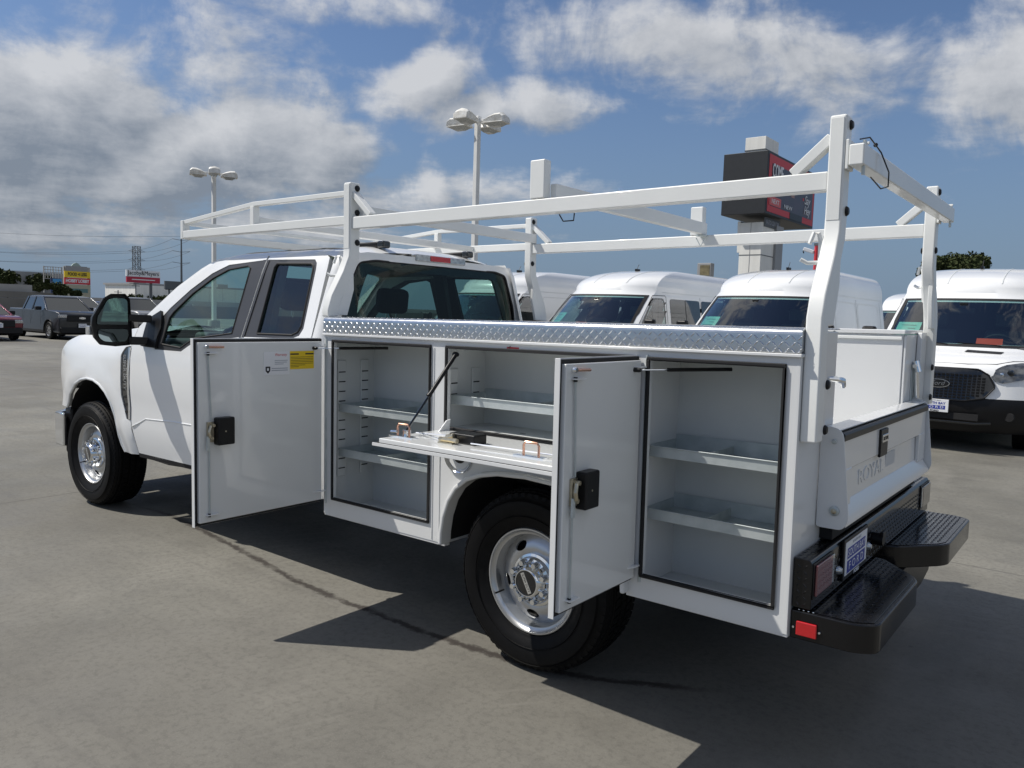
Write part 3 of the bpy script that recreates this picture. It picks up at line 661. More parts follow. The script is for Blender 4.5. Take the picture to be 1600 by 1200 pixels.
def seat(y, x, w=.52, rear=False):
    st = MB().box(x-.50, x, y-w/2, y+w/2, .84, 1.00); o = build('seat', st, CLOTH, T, bevel=.05, seg=3)
    bk = MB(); bk.rtube([(x-.05, y, .92), (x+.03, y, 1.20), (x+.10, y, 1.50)], [w*.95, w, w*.78], .15, (0, 1, 0)); build('seat_back', bk, CLOTH, o, bevel=.05, seg=3)
    hr = MB(); hr.rtube([(x+.10, y, 1.545), (x+.12, y, 1.73)], .28, .11, (0, 1, 0)); build('headrest', hr, CLOTH, o, bevel=.045, seg=3)
    build('headrest_post', MB().tube([(x+.1, y-.05, 1.45), (x+.105, y-.05, 1.57)], .006, 6).tube([(x+.1, y+.05, 1.45), (x+.105, y+.05, 1.57)], .006, 6), CHROME, o)
seat(-.42, -1.12); seat(.42, -1.12)
rb = MB().box(-.72, -.28, -.75, .75, .84, .98); o = build('rear_bench', rb, CLOTH, T, bevel=.04); bb = MB(); bb.rtube([(-.27, 0, .92), (-.19, 0, 1.42)], 1.5, .12, (0, 1, 0)); build('bench_back', bb, CLOTH, o, bevel=.04)
rm = MB().box(-1.60, -1.57, -.12, .12, 1.72, 1.79); build('interior_mirror', rm, BLACK, T, bevel=.01)
for s in (-1, 1):
    bp_ = MB(); bp_.rtube([(-.80, s*.84, 1.30), (-.80, s*.70, 1.86)], .10, .05, (1, 0, 0)); build('centre_pillar_trim', bp_, TRIM, T, bevel=.01)
# door mirrors
for s in (-1, 1):
    HP = [(-1.29, 1.292), (-1.325, 1.335), (-1.340, 1.42), (-1.335, 1.47), (-1.262, 1.598), (-1.215, 1.628), (-1.12, 1.632), (-1.088, 1.60), (-1.080, 1.46), (-1.078, 1.33), (-1.095, 1.288), (-1.19, 1.280)]
    FY = lambda y, z, x: (x, -s*y if s > 0 else y, z)
    mr = MB(); n = len(HP); c = (-1.165, 1.46)
    secs = [(-1.95, 1.0), (-1.98, .965), (-2.02, .88), (-2.06, .74), (-2.085, .52)]
    vs = []
    for x, k in secs: vs += [FY(c[0]+(y-c[0])*k, c[1]+(z-c[1])*k, x) for y, z in HP]
    fs = [(i*n+j, i*n+(j+1) % n, (i+1)*n+(j+1) % n, (i+1)*n+j) for i in range(4) for j in range(n)]+[tuple(4*n+j for j in range(n))]
    mr.add(vs, fs); IN = [(c[0]+(y-c[0])*.955, c[1]+(z-c[1])*.965) for y, z in HP]
    vs = [FY(y, z, -1.95) for y, z in HP]+[FY(y, z, -1.948) for y, z in IN]+[FY(y, z, -1.965) for y, z in IN]
    mr.add(vs, [(j, (j+1) % n, n+(j+1) % n, n+j) for j in range(n)]+[(n+j, n+(j+1) % n, 2*n+(j+1) % n, 2*n+j) for j in range(n)]+[tuple(2*n+j for j in range(n))])
    mo = build('door_mirror', mr, BLACK, T, smooth=50)
    g1 = roundpoly([(-1.305, 1.425), (-1.300, 1.475), (-1.235, 1.585), (-1.20, 1.600), (-1.125, 1.600), (-1.105, 1.585), (-1.103, 1.425)], .012)
    build('mirror_glass', MB().prism(g1, FY, -1.962, -1.953), MIRRORG, mo)
    g2 = roundpoly([(-1.298, 1.395), (-1.296, 1.345), (-1.265, 1.315), (-1.19, 1.308), (-1.115, 1.315), (-1.103, 1.345), (-1.103, 1.395)], .02)
    build('wide_angle_glass', MB().prism(g2, FY, -1.962, -1.953), MIRRORG, mo)
    build('turn_lamp', MB().box(-1.99, -2.05, -s*-1.338 if s > 0 else -1.338, (1.30 if s > 0 else -1.30), 1.355, 1.415), CLEARLENS, mo, bevel=.006)
    for z0, z1 in ((1.445, 1.497), (1.29, 1.345)):
        am = MB(); am.rtube([(-1.99, s*1.10, (z0+z1)/2), (-1.95, s*.955, (z0+z1)/2-.004)], .075, z1-z0, (1, 0, 0)); build('mirror_arm', am, BLACK, mo, bevel=.010)
    sp = MB().panel([(-2.0, 1.275), (-2.01, 1.46), (-1.87, 1.52), (-1.83, 1.47), (-1.80, 1.27)], [], SD(s, .0), .1); build('mirror_sail', sp, BLACK, mo, solid=.04, off=0)
# ---------------------------------------------------------------- service body
YO, YI, ZB, ZT = -1.0, -.60, .46, 1.42
OP_F = (.078, .773, .552, 1.380); OP_M = (.889, 1.850, 1.015, 1.380); OP_R = (1.928, 2.430, .548, 1.377)
def rect(o, g=0): return [(o[0]-g, o[2]-g), (o[1]+g, o[2]-g), (o[1]+g, o[3]+g), (o[0]-g, o[3]+g)]
ARL = [(.883, .462), (.886, .52), (.900, .60), (.930, .680), (.975, .745), (1.042, .795), (1.12, .825), (1.22, .845), (1.371, .853)]
ARCH = ARL+[(2*1.371-x, z) for x, z in reversed(ARL[:-1])]
SKIN = [(0, ZB)]+ARCH+[(2.488, ZB), (2.488, ZT), (0, ZT)]
body = build('service_body', MB().panel(SKIN, [rect(OP_F), rect(OP_M), rect(OP_R)], lambda x, z: (x, YO, z), .12), W_BODY, T, solid=.018, off=0)
lipm = MB(); lipm.rtube([(x, -1.008, z) for x, z in ARCH], .075, .022, (0, 1, 0)); build('fender_flare', lipm, W_BODY, body, bevel=.009, seg=3)
inr = MB(); inr.grid(lambda u, v: (ARCH[int(round(u*(len(ARCH)-1)))][0], -.99+.45*v, ARCH[int(round(u*(len(ARCH)-1)))][1]+.004), len(ARCH)-1, 2); build('wheel_well', inr, DARK, body)
bs = MB()
bs.box(0, .014, -.985, YI, ZB, ZT)                           # front bulkhead
bs.box(2.474, 2.488, -.985, YI, ZB, 1.50)                    # rear face
bs.box(.014, .885, -.985, YI, ZB, ZB+.014); bs.box(1.857, 2.474, -.985, YI, ZB, ZB+.014)
bs.box(.014, 2.474, YI-.012, YI, .80, 1.50)                  # bed side
bs.box(.800, .815, -.985, YI-.012, ZB+.014, 1.40); bs.box(1.880, 1.895, -.985, YI-.012, ZB+.014, 1.40)
build('body_shell', bs, W_BODY, body, bevel=.004)
# folded lip round the rear corner and the mitred toe of the skin
build('corner_return', MB().box(2.470, 2.4895, -1.0095, -.97, ZB-.004, ZT+.0), W_BODY, body, bevel=.006)
for xa_, xb_ in ((.0, .885), (1.857, 2.49)): build('lower_flange', MB().box(xa_, xb_, -1.006, -.97, ZB-.012, ZB+.006), W_BODY, body, bevel=.003)
build('top_flange', MB().box(-.006, 2.494, -1.022, -.97, 1.412, 1.424), W_BODY, body, bevel=.003)
for px_ in (.800, .845): build('post_fold', MB().box(px_, px_+.005, -1.0125, -1.008, ZB+.01, 1.012 if px_ > .83 else 1.38), W_BODY, body, bevel=.001)
def interior(o, depth=-.69, name='compartment'):
    x0, x1, z0, z1 = o; z0 -= .0; x0 -= .045; x1 += .03; mb = MB()
    z1 += .02; zl = z0-(.012 if z0 > .9 else .072)
    mb.add([(x0, -.99, zl), (x1, -.99, zl), (x1, -.99, z1), (x0, -.99, z1), (x0, depth, zl), (x1, depth, zl), (x1, depth, z1), (x0, depth, z1)],
           [(4, 5, 6, 7), (0, 1, 5, 4), (3, 7, 6, 2), (0, 4, 7, 3), (1, 2, 6, 5)])
    c = build(name, mb, W_INNER, T, smooth=0)
    rr = MB(); t = .012
    ox0, ox1, oz0, oz1 = o
    rr.box(ox0-t, ox1+t, -1.018, -1.006, oz0-t, oz0); rr.box(ox0-t, ox1+t, -1.018, -1.006, oz1, oz1+t)
    rr.box(ox0-t, ox0, -1.018, -1.006, oz0, oz1); rr.box(ox1, ox1+t, -1.018, -1.006, oz0, oz1)
    build('weather_seal', rr, RUBBER, c, bevel=.003)
    # slotted shelf standards on the side walls
    zs = zl+.02
    for sx_ in (x0, x1):
        sg = 1 if sx_ == x0 else -1
        for yy in (-.925, -.765):
            st = MB().box(sx_, sx_+sg*.010, yy-.028, yy+.028, oz0+.10, oz1-.10); so_ = build('shelf_standard', st, W_INNER, c, bevel=.003)
            z = oz0+.145; sl_ = MB()
            while z < oz1-.12: sl_.box(sx_+sg*.0102, sx_+sg*.0112, yy-.022, yy+.022, z-.003, z+.003); z += .052
            build('standard_slots', sl_, BLACK, so_, smooth=0)
    return c, (x0, x1)
cF, xr = interior(OP_F); cM, xm = interior(OP_M); cR, xq = interior(OP_R)
def shelf(c, x0, x1, z, d0=-.945, d1=-.70, h=.040):
    mb = MB(); t = .0025; mb.box(x0, x1, d0, d1, z-t, z)
    mb.box(x0, x1, d0-t, d0, z-t, z+h); mb.box(x0, x1, d1, d1+t, z-t, z+h+.02); mb.box(x0, x0+t, d0, d1, z, z+h); mb.box(x1-t, x1, d0, d1, z, z+h)
    mb.box(x0, x1, d0-.008, d0-t-.0005, z+h-.003, z+h+.001)
    sh = build('shelf', mb, GALV, c, bevel=.0012)
    dv = MB().box((x0*.55+x1*.45), (x0*.55+x1*.45)+.002, d0, d1, z+.0005, z+h-.004); build('shelf_fold', dv, GALV, sh, smooth=0)
shelf(cF, xr[0]+.012, xr[1]-.012, 1.008); shelf(cF, xr[0]+.012, xr[1]-.012, .768)
shelf(cM, xm[0]+.012, xm[1]-.012, 1.118)
shelf(cR, xq[0]+.012, xq[1]-.012, 1.002); shelf(cR, xq[0]+.012, xq[1]-.012, .755)
build('drain_slot', MB().box(1.20, 1.23, -.86, -.85, 1.004, 1.0045), BLACK, cM)
build('blue_tag', MB().box(1.30, 1.325, -.692, -.6915, 1.30, 1.345), P_BLUE, cM)
tg = build('red_arrow_label', MB().box(1.235, 1.30, -1.0105, -1.0095, 1.391, 1.399), P_RED, body)
text('label_arrow', '<', .03, (1.25, -1.0115, 1.395), (1, 0, 0), (0, 0, 1), P_BLACK, tg, ext=.0003)

# ---------------------------------------------------------------- compartment doors
def door_vertical(x, ylen, z0, z1, stickers=False, latch_z=.96):
    """door hinged at y=-1, opened square to the body; the inner face looks to +X"""
    xa, xb = x-.030, x; yh, ye = -1.03, -1.03-ylen
    d = build('compartment_door', MB().box(xa-.004, xa, ye-.018, yh+.016, z0-.018, z1+.018).box(xa-.004, xa+.018, ye-.018, ye-.0155, z0-.018, z1+.018), W_BODY, T, bevel=.0015, label='compartment door swung open, inner face with latch box and rods' if not stickers else 'compartment door swung open, inner face with white and yellow decals')
    build('door_seal', MB().box(xa+.001, xa+.013, ye-.0145, ye-.0005, z0-.014, z1+.014).box(xa+.001, xa+.013, yh+.0005, yh+.012, z0-.014, z1+.014).box(xa+.001, xa+.013, ye, yh, z0-.014, z0-.0005).box(xa+.001, xa+.013, ye, yh, z1+.0005, z1+.014), RUBBER, d, bevel=.002)
    build('inner_panel', MB().box(xa+.002, xb, ye, yh, z0, z1), W_DOORIN, d, bevel=.004)
    # raised stiffener with rod
    yr = ye+.055
    ht = build('hinge_rod', MB().tube([(x+.012, yh+.022, z0-.02), (x+.012, yh+.022, z1+.02)], .007, 8), GALV, d)
    for zz in (z0+.045, z1-.028):
        hb = MB().prism([(yh-.055, 0), (yh-.02, .010), (yh+.03, .012), (yh+.03, -.004), (yh-.02, -.006)], lambda a, b, t, zz=zz: (x+.002+b*.6+.004, a, zz+t), 0, .004)
        build('hinge_leaf', MB().prism([(yh-.055, .000), (yh-.02, .014), (yh+.03, .016), (yh+.03, 0)], lambda a, b, t, zz=zz: (x+b, a, zz+t), 0, .006), W_PAINT, d)
    lz = latch_z
    bx = MB().box(xb, xb+.045, yr+.018, yr+.105, lz-.065, lz+.065); lb = build('latch_box', bx, BLACK, d, bevel=.007)
    build('latch_screw', disc((xb+.0455, yr+.055, lz), (1, 0, 0), .004, .001, 8), ZINC, lb)
    build('latch_plate', MB().box(xb, xb+.012, yr-.018, yr+.016, lz-.05, lz+.045), ZINC, d, bevel=.002)
    lc = MB().tube([(xb+.02, yr-.005, lz+.028), (xb+.026, yr-.018, lz+.0), (xb+.024, yr-.010, lz-.025)], .008, 8).tube([(xb+.012, yr+.004, lz+.03), (xb+.03, yr+.004, lz+.03)], .008, 8).tube([(xb+.012, yr-.004, lz-.03), (xb+.028, yr-.004, lz-.03)], .009, 8)
    build('latch_cam', lc, ZINC, d)
    build('latch_lever', MB().rtube([(xb+.018, yr-.018, lz-.02), (xb+.02, yr-.022, lz-.085)], .008, .014, (1, 0, 0)), GALV, d)
    build('latch_rod', MB().tube([(xb+.008, yr+.004, lz+.05), (xb+.008, yr-.012, z1-.045)], .0035, 6), GALV, d)
    build('latch_rod', MB().tube([(xb+.008, yr-.008, lz-.05), (xb+.008, yr-.008, z0+.025)], .0035, 6), GALV, d)
    for zz in (z1-.052, z0+.035):
        gd = MB().box(xb, xb+.022, yr-.025, yr+.035, zz, zz+.004); build('rod_guide', gd, W_PAINT, d)
        build('rod_tip', MB().tube([(xb+.008, yr-.010, zz-.008), (xb+.008, yr-.010, zz+.008)], .0065, 8), BLACK, d)
    pn = MB().tube([(xb+.012, yr-.022, z1-.020), (xb+.016, yr+.065, z1-.022)], .0055, 8); build('striker_pin', pn, COPPER, d)
    build('striker_boss', disc((xb, yr-.018, z1-.02), (1, 0, 0), .010, .018, 12), CHROME, d)
    # gas strut to the compartment
    gs = MB().tube([(x+.02, -1.075, z1-.034), (x+.085, -.985, z1-.033)], .003, 6); build('strut_rod', gs, CHROME, T)
    build('gas_strut', MB().tube([(x+.085, -.985, z1-.033), (x+.095, -.975, z1-.033), (x+.26, -.80, z1-.028)], .0075, 8), BLACK, T)
    build('strut_ball', disc((x, -1.085, z1-.034), (1, 0, 0), .009, .028, 10), BLACK, d)
    return d
d1 = door_vertical(.005, .700, .535, 1.380, True, .965); d3 = door_vertical(1.903, .505, .535, 1.375, False, .945)
# decals on the first door (the printed matrix code is left off)
xs_ = .0065
st = build('white_decal', MB().box(xs_-.0012, xs_, -1.385, -1.235, 1.215, 1.330), P_WHITE, d1)
for i, (a, b) in enumerate(((-1.322, -1.245), (-1.322, -1.25), (-1.322, -1.27))):
    build('print_line', MB().box(xs_, xs_+.0003, a, b, 1.285-i*.009, 1.2885-i*.009), P_GREY, st, smooth=0)
text('decal_lettering', 'Warranty', .020, (xs_+.0004, -1.286, 1.315), (0, 1, 0), (0, 0, 1), P_RED, st, ext=.0001, width=.07)
for i in range(2): build('print_line', MB().box(xs_, xs_+.0003, -1.34, -1.245, 1.245-i*.010, 1.2495-i*.010), P_GREY, st, smooth=0)
shd = roundpoly([(-1.375, 1.258), (-1.348, 1.258), (-1.348, 1.236), (-1.3615, 1.222), (-1.375, 1.236)], .004)
build('shield_mark', MB().prism(shd, lambda a, b, t: (xs_+t, a, b), 0, .0004), P_BLACK, st)
build('shield_inner', MB().box(xs_+.0004, xs_+.0007, -1.367, -1.356, 1.237, 1.250), P_WHITE, st)
yd = build('yellow_decal', MB().box(xs_-.0012, xs_, -1.231, -1.083, 1.240, 1.332), P_YEL, d1)
for a, b in ((-1.229, -1.178), (-1.137, -1.085)): build('print_bar', MB().box(xs_, xs_+.0003, a, b, 1.3135, 1.3205), P_BLACK, yd, smooth=0)
for i in range(7):
    build('print_line', MB().box(xs_, xs_+.0003, -1.227, -1.088-(.05 if i == 5 else 0)-(.09 if i == 6 else 0), 1.300-i*.0082, 1.3022-i*.0082), P_BLACK, yd, smooth=0)
# fold-down middle door
zf = 1.006
fd = build('drop_door', MB().box(.862, 1.872, -1.442, -1.028, zf-.032, zf-.028).box(.862, 1.872, -1.442, -1.4395, zf-.028, zf-.018), W_BODY, T, bevel=.001)
build('inner_panel', MB().box(.885, 1.850, -1.425, -1.035, zf-.027, zf), W_DOORIN, fd, bevel=.004)
build('door_seal', MB().box(.868, .884, -1.438, -1.03, zf-.0275, zf-.018).box(1.851, 1.868, -1.438, -1.03, zf-.0275, zf-.018).box(.884, 1.851, -1.438, -1.426, zf-.0275, zf-.018), RUBBER, fd)
lb = build('latch_box', MB().box(1.165, 1.305, -1.295, -1.215, zf, zf+.042), BLACK, fd, bevel=.007)
build('latch_cam', MB().tube([(1.13, -1.31, zf+.012), (1.24, -1.325, zf+.016)], .010, 8).box(1.14, 1.22, -1.335, -1.30, zf, zf+.005).tube([(1.16, -1.30, zf+.02), (1.20, -1.30, zf+.03)], .012, 8), ZINC, fd)
build('latch_rod', MB().tube([(.93, -1.24, zf+.010), (1.14, -1.315, zf+.012)], .003, 6), CHROME, fd)
build('latch_rod', MB().tube([(.93, -1.25, zf+.010), (1.12, -1.20, zf+.010)], .003, 6), CHROME, fd)
build('latch_rod', MB().tube([(1.30, -1.31, zf+.012), (1.74, -1.29, zf+.012)], .003, 6), CHROME, fd)
for xl in (.905, 1.585):
    lp = MB().tube([(xl, -1.335, zf), (xl, -1.335, zf+.045), (xl+.008, -1.335, zf+.055), (xl+.062, -1.335, zf+.055), (xl+.07, -1.335, zf+.045), (xl+.07, -1.335, zf)], .005, 8); build('striker_loop', lp, COPPER, fd)
    build('loop_base', MB().box(xl-.04, xl+.10, -1.350, -1.320, zf, zf+.005), CHROME, fd)
build('door_chain_pin', MB().tube([(.875, -1.345, zf+.02), (.91, -1.345, zf+.022)], .006, 8), CHROME, fd)
for xl in (.92, 1.80): build('hinge_ear', MB().prism([(-1.10, 0), (-1.03, 0), (-1.025, .05), (-1.05, .045)], lambda a, b, t, xl=xl: (xl+t, a, zf+b), 0, .006), CLEARLENS if 0 else W_PAINT, fd)
pA = Vector((.925, -.995, 1.352)); pB = Vector((.930, -1.305, 1.035)); pm = pA.lerp(pB, .56)
build('strut_rod', MB().tube([pm, pB], .005, 8), BLACKGLOSS, T); build('gas_strut', MB().tube([pA, pm], .0095, 10), BLACK, T); build('strut_collar', MB().tube([pm-(pB-pA)*.012, pm+(pB-pA)*.012], .012, 10), BLACK, T)
build('strut_ball', disc(pA+Vector((-.012, 0, 0)), (1, 0, 0), .012, .024, 10), BLACK, T); build('strut_bracket', MB().box(.918, .942, -1.32, -1.29, 1.0, 1.035), CHROME, T, bevel=.003)
# fuel filler behind the drop door
ff = MB().lathe([(.076, -.004), (.086, -.010), (.082, -.016), (.070, -.006), (.062, .03), (.0, .03)], 28, c=(.968, -1.008, .895)); fl = build('fuel_filler_cup', ff, CHROME, T)
build('fuel_cap', disc((.968, -.99, .895), (0, -1, 0), .066, .012, 24), BLACKGLOSS, fl); build('fuel_cap', disc((.972, -1.0, .895), (0, -1, 0), .040, .016, 18), BLACK, fl)
build('filler_latch', MB().tube([(1.0, -1.02, .905), (1.03, -1.022, .90), (1.06, -1.02, .912)], [.014, .010, .003], 8), CHROME, fl)
build('fender_lamp', disc((1.545, -1.03, .872), (0, -1, 0), .016, .03, 14), CHROME, T)

# ---------------------------------------------------------------- diamond tread plate top
def lugs(mb, o, u, v, n, L, Wd, sp, hgt=.0022, ln=.030, wd=.0075):
    o, u, v, n = map(Vector, (o, u, v, n)); i = 0; a = sp/2
    while a < L:
        j = 0; b = sp*.45
        while b < Wd:
            d = (u+v if (i+j) % 2 else u-v).normalized(); e = n.cross(d); c = o+u*a+v*b
            vs = [c-d*ln/2, c-d*ln*.18+e*wd/2, c+d*ln*.18+e*wd/2, c+d*ln/2, c+d*ln*.18-e*wd/2, c-d*ln*.18-e*wd/2, c-d*ln*.20+n*hgt, c+d*ln*.20+n*hgt]
            mb.add(vs, [(0, 6, 1), (1, 6, 7, 2), (2, 7, 3), (3, 7, 4), (4, 7, 6, 5), (5, 6, 0)])
            b += sp; j += 1
        a += sp; i += 1
tp = MB(); _pr = [(-1.0145, 1.4255), (-1.0145, 1.488)]+[(-1.0145+.022-.022*math.cos(PI/2*k/6), 1.488+.022*math.sin(PI/2*k/6)) for k in range(1, 7)]+[(YI+.02, 1.510), (YI+.02, 1.506), (-.992, 1.506), (-1.0105, 1.486), (-1.0105, 1.4255)]
tp.prism(_pr, lambda a_, b_, t: (t, a_, b_), -.004, 2.490); tp.box(-.004, .0, -1.010, YI+.02, 1.43, 1.505); tp.box(2.486, 2.490, -1.010, -.93, 1.43, 1.505)
tread = build('tread_plate_top', tp, ALU, T, bevel=.003)
lg = MB(); lugs(lg, (0, -1.0145, 1.424), (1, 0, 0), (0, 0, 1), (0, -1, 0), 2.485, .068, .0215, .0022, .0265, .0058)
lugs(lg, (0, -.995, 1.510), (1, 0, 0), (0, 1, 0), (0, 0, 1), 2.485, .40, .0215, .0016, .0265, .0058)
build('tread_lugs', lg, ALU, tread, kind='stuff', smooth=0)

# ---------------------------------------------------------------- bed, right-hand boxes
bd = MB(); bd.box(.0, 2.47, -.60, .56, .785, .80); bd.box(0, .014, -.60, .56, .80, 1.42); bf = build('bed_floor', bd, W_BODY, T)
rb = MB(); rb.box(0, 2.474, .56, 1.0, .80, 1.488); rb.box(0, .88, .60, 1.0, .46, .80); rb.box(1.86, 2.474, .60, 1.0, .46, .80); rbx = build('right_hand_boxes', rb, W_BODY, T, bevel=.004)
build('box_lid', MB().box(-.005, 2.484, .548, 1.006, 1.490, 1.512), W_BODY, rbx, bevel=.004)
build('box_rear_plate', MB().box(2.4745, 2.488, .565, 1.0, .46, 1.486), W_BODY, rbx, bevel=.004)
build('box_gutter', MB().box(.01, 2.47, .548, .559, 1.462, 1.478), W_RACK, rbx, bevel=.003)
lt = MB().tube([(2.505, .735, 1.33), (2.515, .745, 1.17)], .013, 10).tube([(2.505, .70, 1.33), (2.505, .77, 1.335)], .011, 8).tube([(2.50, .735, 1.355), (2.515, .735, 1.30)], .017, 10)
build('latch_handle', lt, CHROME, rbx); build('latch_backplate', MB().box(2.4885, 2.492, .705, .765, 1.13, 1.34), GALV, rbx, bevel=.002)
hk = MB().tube([(2.50, -.735, 1.330), (2.515, -.70, 1.328), (2.53, -.66, 1.322), (2.525, -.63, 1.300)], [.007, .010, .012, .010], 8); build('left_latch_handle', hk, CHROME, T)

# ---------------------------------------------------------------- tailgate
build('sun_gap_filler', MB().box(2.4885, 2.535, -.70, .70, .735, .797), DARK, T, bevel=.002)  # added dark filler, stops sun leaking through the gap below the tailgate
for s in (-1, 1):
    tpn = roundpoly([(2.490, .795), (2.50, .79), (2.585, .79), (2.602, .835), (2.568, 1.155), (2.490, 1.165)], [.01, .01, .03, .015, .035, .01])
    sp_ = build('tailgate_side_plate', MB().prism(tpn, lambda a, b, t: (a, t, b), s*.755, s*.749), W_BODY, T, bevel=.002)
    bx = build('hinge_bolt', disc((2.553, s*.7555, .858), (0, s, 0), .018, .010, 16), GALV, sp_); build('bolt_head', disc((2.553, s*.7655, .858), (0, s, 0), .010, .006, 8), ZINC, sp_)
    build('tailgate_pin', disc((2.540, s*.7555, 1.108), (0, s, 0), .009, .008, 12), GALV, sp_)
pr = [(2.512, .80), (2.590, .80), (2.590, .815), (2.552, .872), (2.550, .872), (2.546, .985), (2.563, .998), (2.562, 1.106), (2.512, 1.106)]
tg = build('tailgate', MB().prism(pr, lambda a, b, t: (a, t, b), -.742, .742), W_BODY, T, bevel=.006, seg=3)
for s in (-1, 1): build('tailgate_stile', MB().prism([(2.55, .86), (2.566, .86), (2.566, 1.0), (2.546, 1.0)], lambda a, b, t: (a, t, b), s*.742, s*.60), W_BODY, tg, bevel=.005)
cap_ = build('tailgate_top_rail', MB().prism(roundpoly([(2.50, 1.108), (2.571, 1.108), (2.573, 1.133), (2.565, 1.140), (2.50, 1.140)], .004), lambda a, b, t: (a, t, b), -.745, .745), BLACK, tg, bevel=.003)
build('top_rail_skin', MB().prism([(2.495, 1.1425), (2.552, 1.1425), (2.556, 1.150), (2.495, 1.156)], lambda a, b, t: (a, t, b), -.745, .745), W_BODY, tg, bevel=.003)
hd = build('tailgate_handle', MB().box(2.560, 2.572, -.205, -.085, .985, 1.100), BLACK, tg, bevel=.004)
build('handle_badge', MB().box(2.570, 2.576, -.190, -.095, 1.045, 1.078), CHROME, hd, bevel=.002)
text('badge_lettering', 'ROYAL', .022, (2.5765, -.142, 1.061), (0, 1, 0), (0, 0, 1), BLACK, hd, ext=.0003, width=.085)
text('embossed_lettering', 'ROYAL', .085, (2.5488, -.24, .930), (0, 1, 0), (0, 0, 1), W_BODY, tg, ext=.002, width=.40)
build('tailgate_slot', MB().box(2.563, 2.5645, -.20, -.13, .990, .998), BLACK, tg)
build('tailgate_decal', MB().box(2.5475, 2.5485, .0, .17, .885, .975), P_GREY if 0 else mat('faded_decal', (.48, .50, .52), .4), tg)

# ---------------------------------------------------------------- rear bumper
bp = roundpoly([(2.492, .555), (2.556, .555), (2.556, .712), (2.545, .728), (2.492, .728)], [.0, .004, .01, .01, .0])
bm_ = build('rear_bumper', MB().prism(bp, lambda a, b, t: (a, t, b), -.985, .985), BLACKPC, T, bevel=.004)
bl_ = MB(); lugs(bl_, (2.556, -.745, .560), (0, 1, 0), (0, 0, 1), (1, 0, 0), 1.49, .140, .022, .0016, .020, .005)
lugs(bl_, (2.492, -.98, .728), (0, 1, 0), (1, 0, 0), (0, 0, 1), 1.96, .05, .022, .0016, .020, .005)
lugs(bl_, (2.50, -.985, .560), (1, 0, 0), (0, 0, 1), (0, -1, 0), .055, .15, .022, .0016, .018, .005)
build('bumper_tread', bl_, BLACKPC, bm_, kind='stuff', smooth=0)
def step(sgn):
    P0 = [(2.490, -.985), (2.700, -.985), (2.765, -.945), (2.765, -.345), (2.742, -.292), (2.600, -.125), (2.490, -.10)]
    P = roundpoly(P0, [0, .03, .035, .02, .02, .02, 0], 4); P = [(x, -sgn*y) if sgn > 0 else (x, y) for x, y in P]
    st = build('bumper_step', MB().prism(P, lambda a, b, t: (a, b, t), .445, .545), BLACKPC, T, bevel=.006)
    bad = [(2.500, -.970), (2.694, -.970), (2.748, -.935), (2.748, -.350), (2.728, -.300), (2.592, -.140), (2.500, -.12)]; bad = [(x, -sgn*y) if sgn > 0 else (x, y) for x, y in bad]
    build('step_pad', MB().prism(bad, lambda a, b, t: (a, b, t), .5455, .5475), BLACKPC, st, bevel=.001)
    l2 = MB(); tmp = MB(); o = (2.505, -.965, .5475); u = Vector((1, 0, 0)); v = Vector((0, 1, 0)); n = Vector((0, 0, 1)); sp = .021; i = 0
    a = .010
    while a < .25:
        j = 0; b = .01
        while b < .86:
            x = 2.500+a; y = -.970+b
            if inpoly((x, y if sgn < 0 else y), [(p[0]+(.0), p[1]) for p in [(2.505, -.960), (2.690, -.960), (2.738, -.928), (2.738, -.355), (2.720, -.310), (2.588, -.150), (2.505, -.13)]]):
                yy = y if sgn < 0 else -y; c = Vector((x, yy, .5475)); d = (u+v if (i+j) % 2 else u-v).normalized(); e = n.cross(d); ln, wd, h = .019, .005, .0016
                l2.add([c-d*ln/2, c-d*ln*.18+e*wd/2, c+d*ln*.18+e*wd/2, c+d*ln/2, c+d*ln*.18-e*wd/2, c-d*ln*.18-e*wd/2, c-d*ln*.20+n*h, c+d*ln*.20+n*h], [(0, 6, 1), (1, 6, 7, 2), (2, 7, 3), (3, 7, 4), (4, 7, 6, 5), (5, 6, 0)])
            b += sp; j += 1
        a += sp; i += 1
    build('step_tread', l2, BLACKPC, st, kind='stuff', smooth=0)
    m_ = build('side_marker', MB().box(2.512, 2.582, sgn*.9855, sgn*.994, .462, .512), REDLENS, st, bevel=.004)
    for xx in (2.503, 2.590): build('marker_screw', disc((xx, sgn*.9855, .487), (0, sgn, 0), .005, .006, 8), CHROME, m_)
    for k in range(4): build('step_rivet', disc((2.515+k*.016, sgn*.975, .546), (0, 0, 1), .003, .003, 6), CHROME, st)
step(-1); step(1)
build('hitch_plate', MB().prism([(-.45, .445), (.80, .445), (.72, .30), (.55, .27), (-.35, .27)], lambda a, b, t: (t, a, b), 2.60, 2.625), BLACK, T, bevel=.004)
build('hitch_receiver', MB().box(2.35, 2.64, -.045, .045, .38, .45), BLACKPC, T, bevel=.004)
build('under_bumper_frame', MB().box(2.3, 2.47, -.55, .55, .44, .60), DARK, T)
for s in (-1, 1):
    yA, yB = s*.985, s*.76
    fr_ = build('tail_lamp_frame', MB().box(2.556, 2.560, yA-s*.005, yB, .590, .716), BLACK, T, bevel=.002)
    build('tail_lens', MB().box(2.560, 2.568, yA-s*.018, yB+s*.030, .600, .708), DULLRED if s < 0 else AMBER, fr_, bevel=.003)
    build('lens_edge', MB().box(2.560, 2.5665, yB+s*.004, yB+s*.028, .602, .706), CLEARLENS, fr_, bevel=.002)
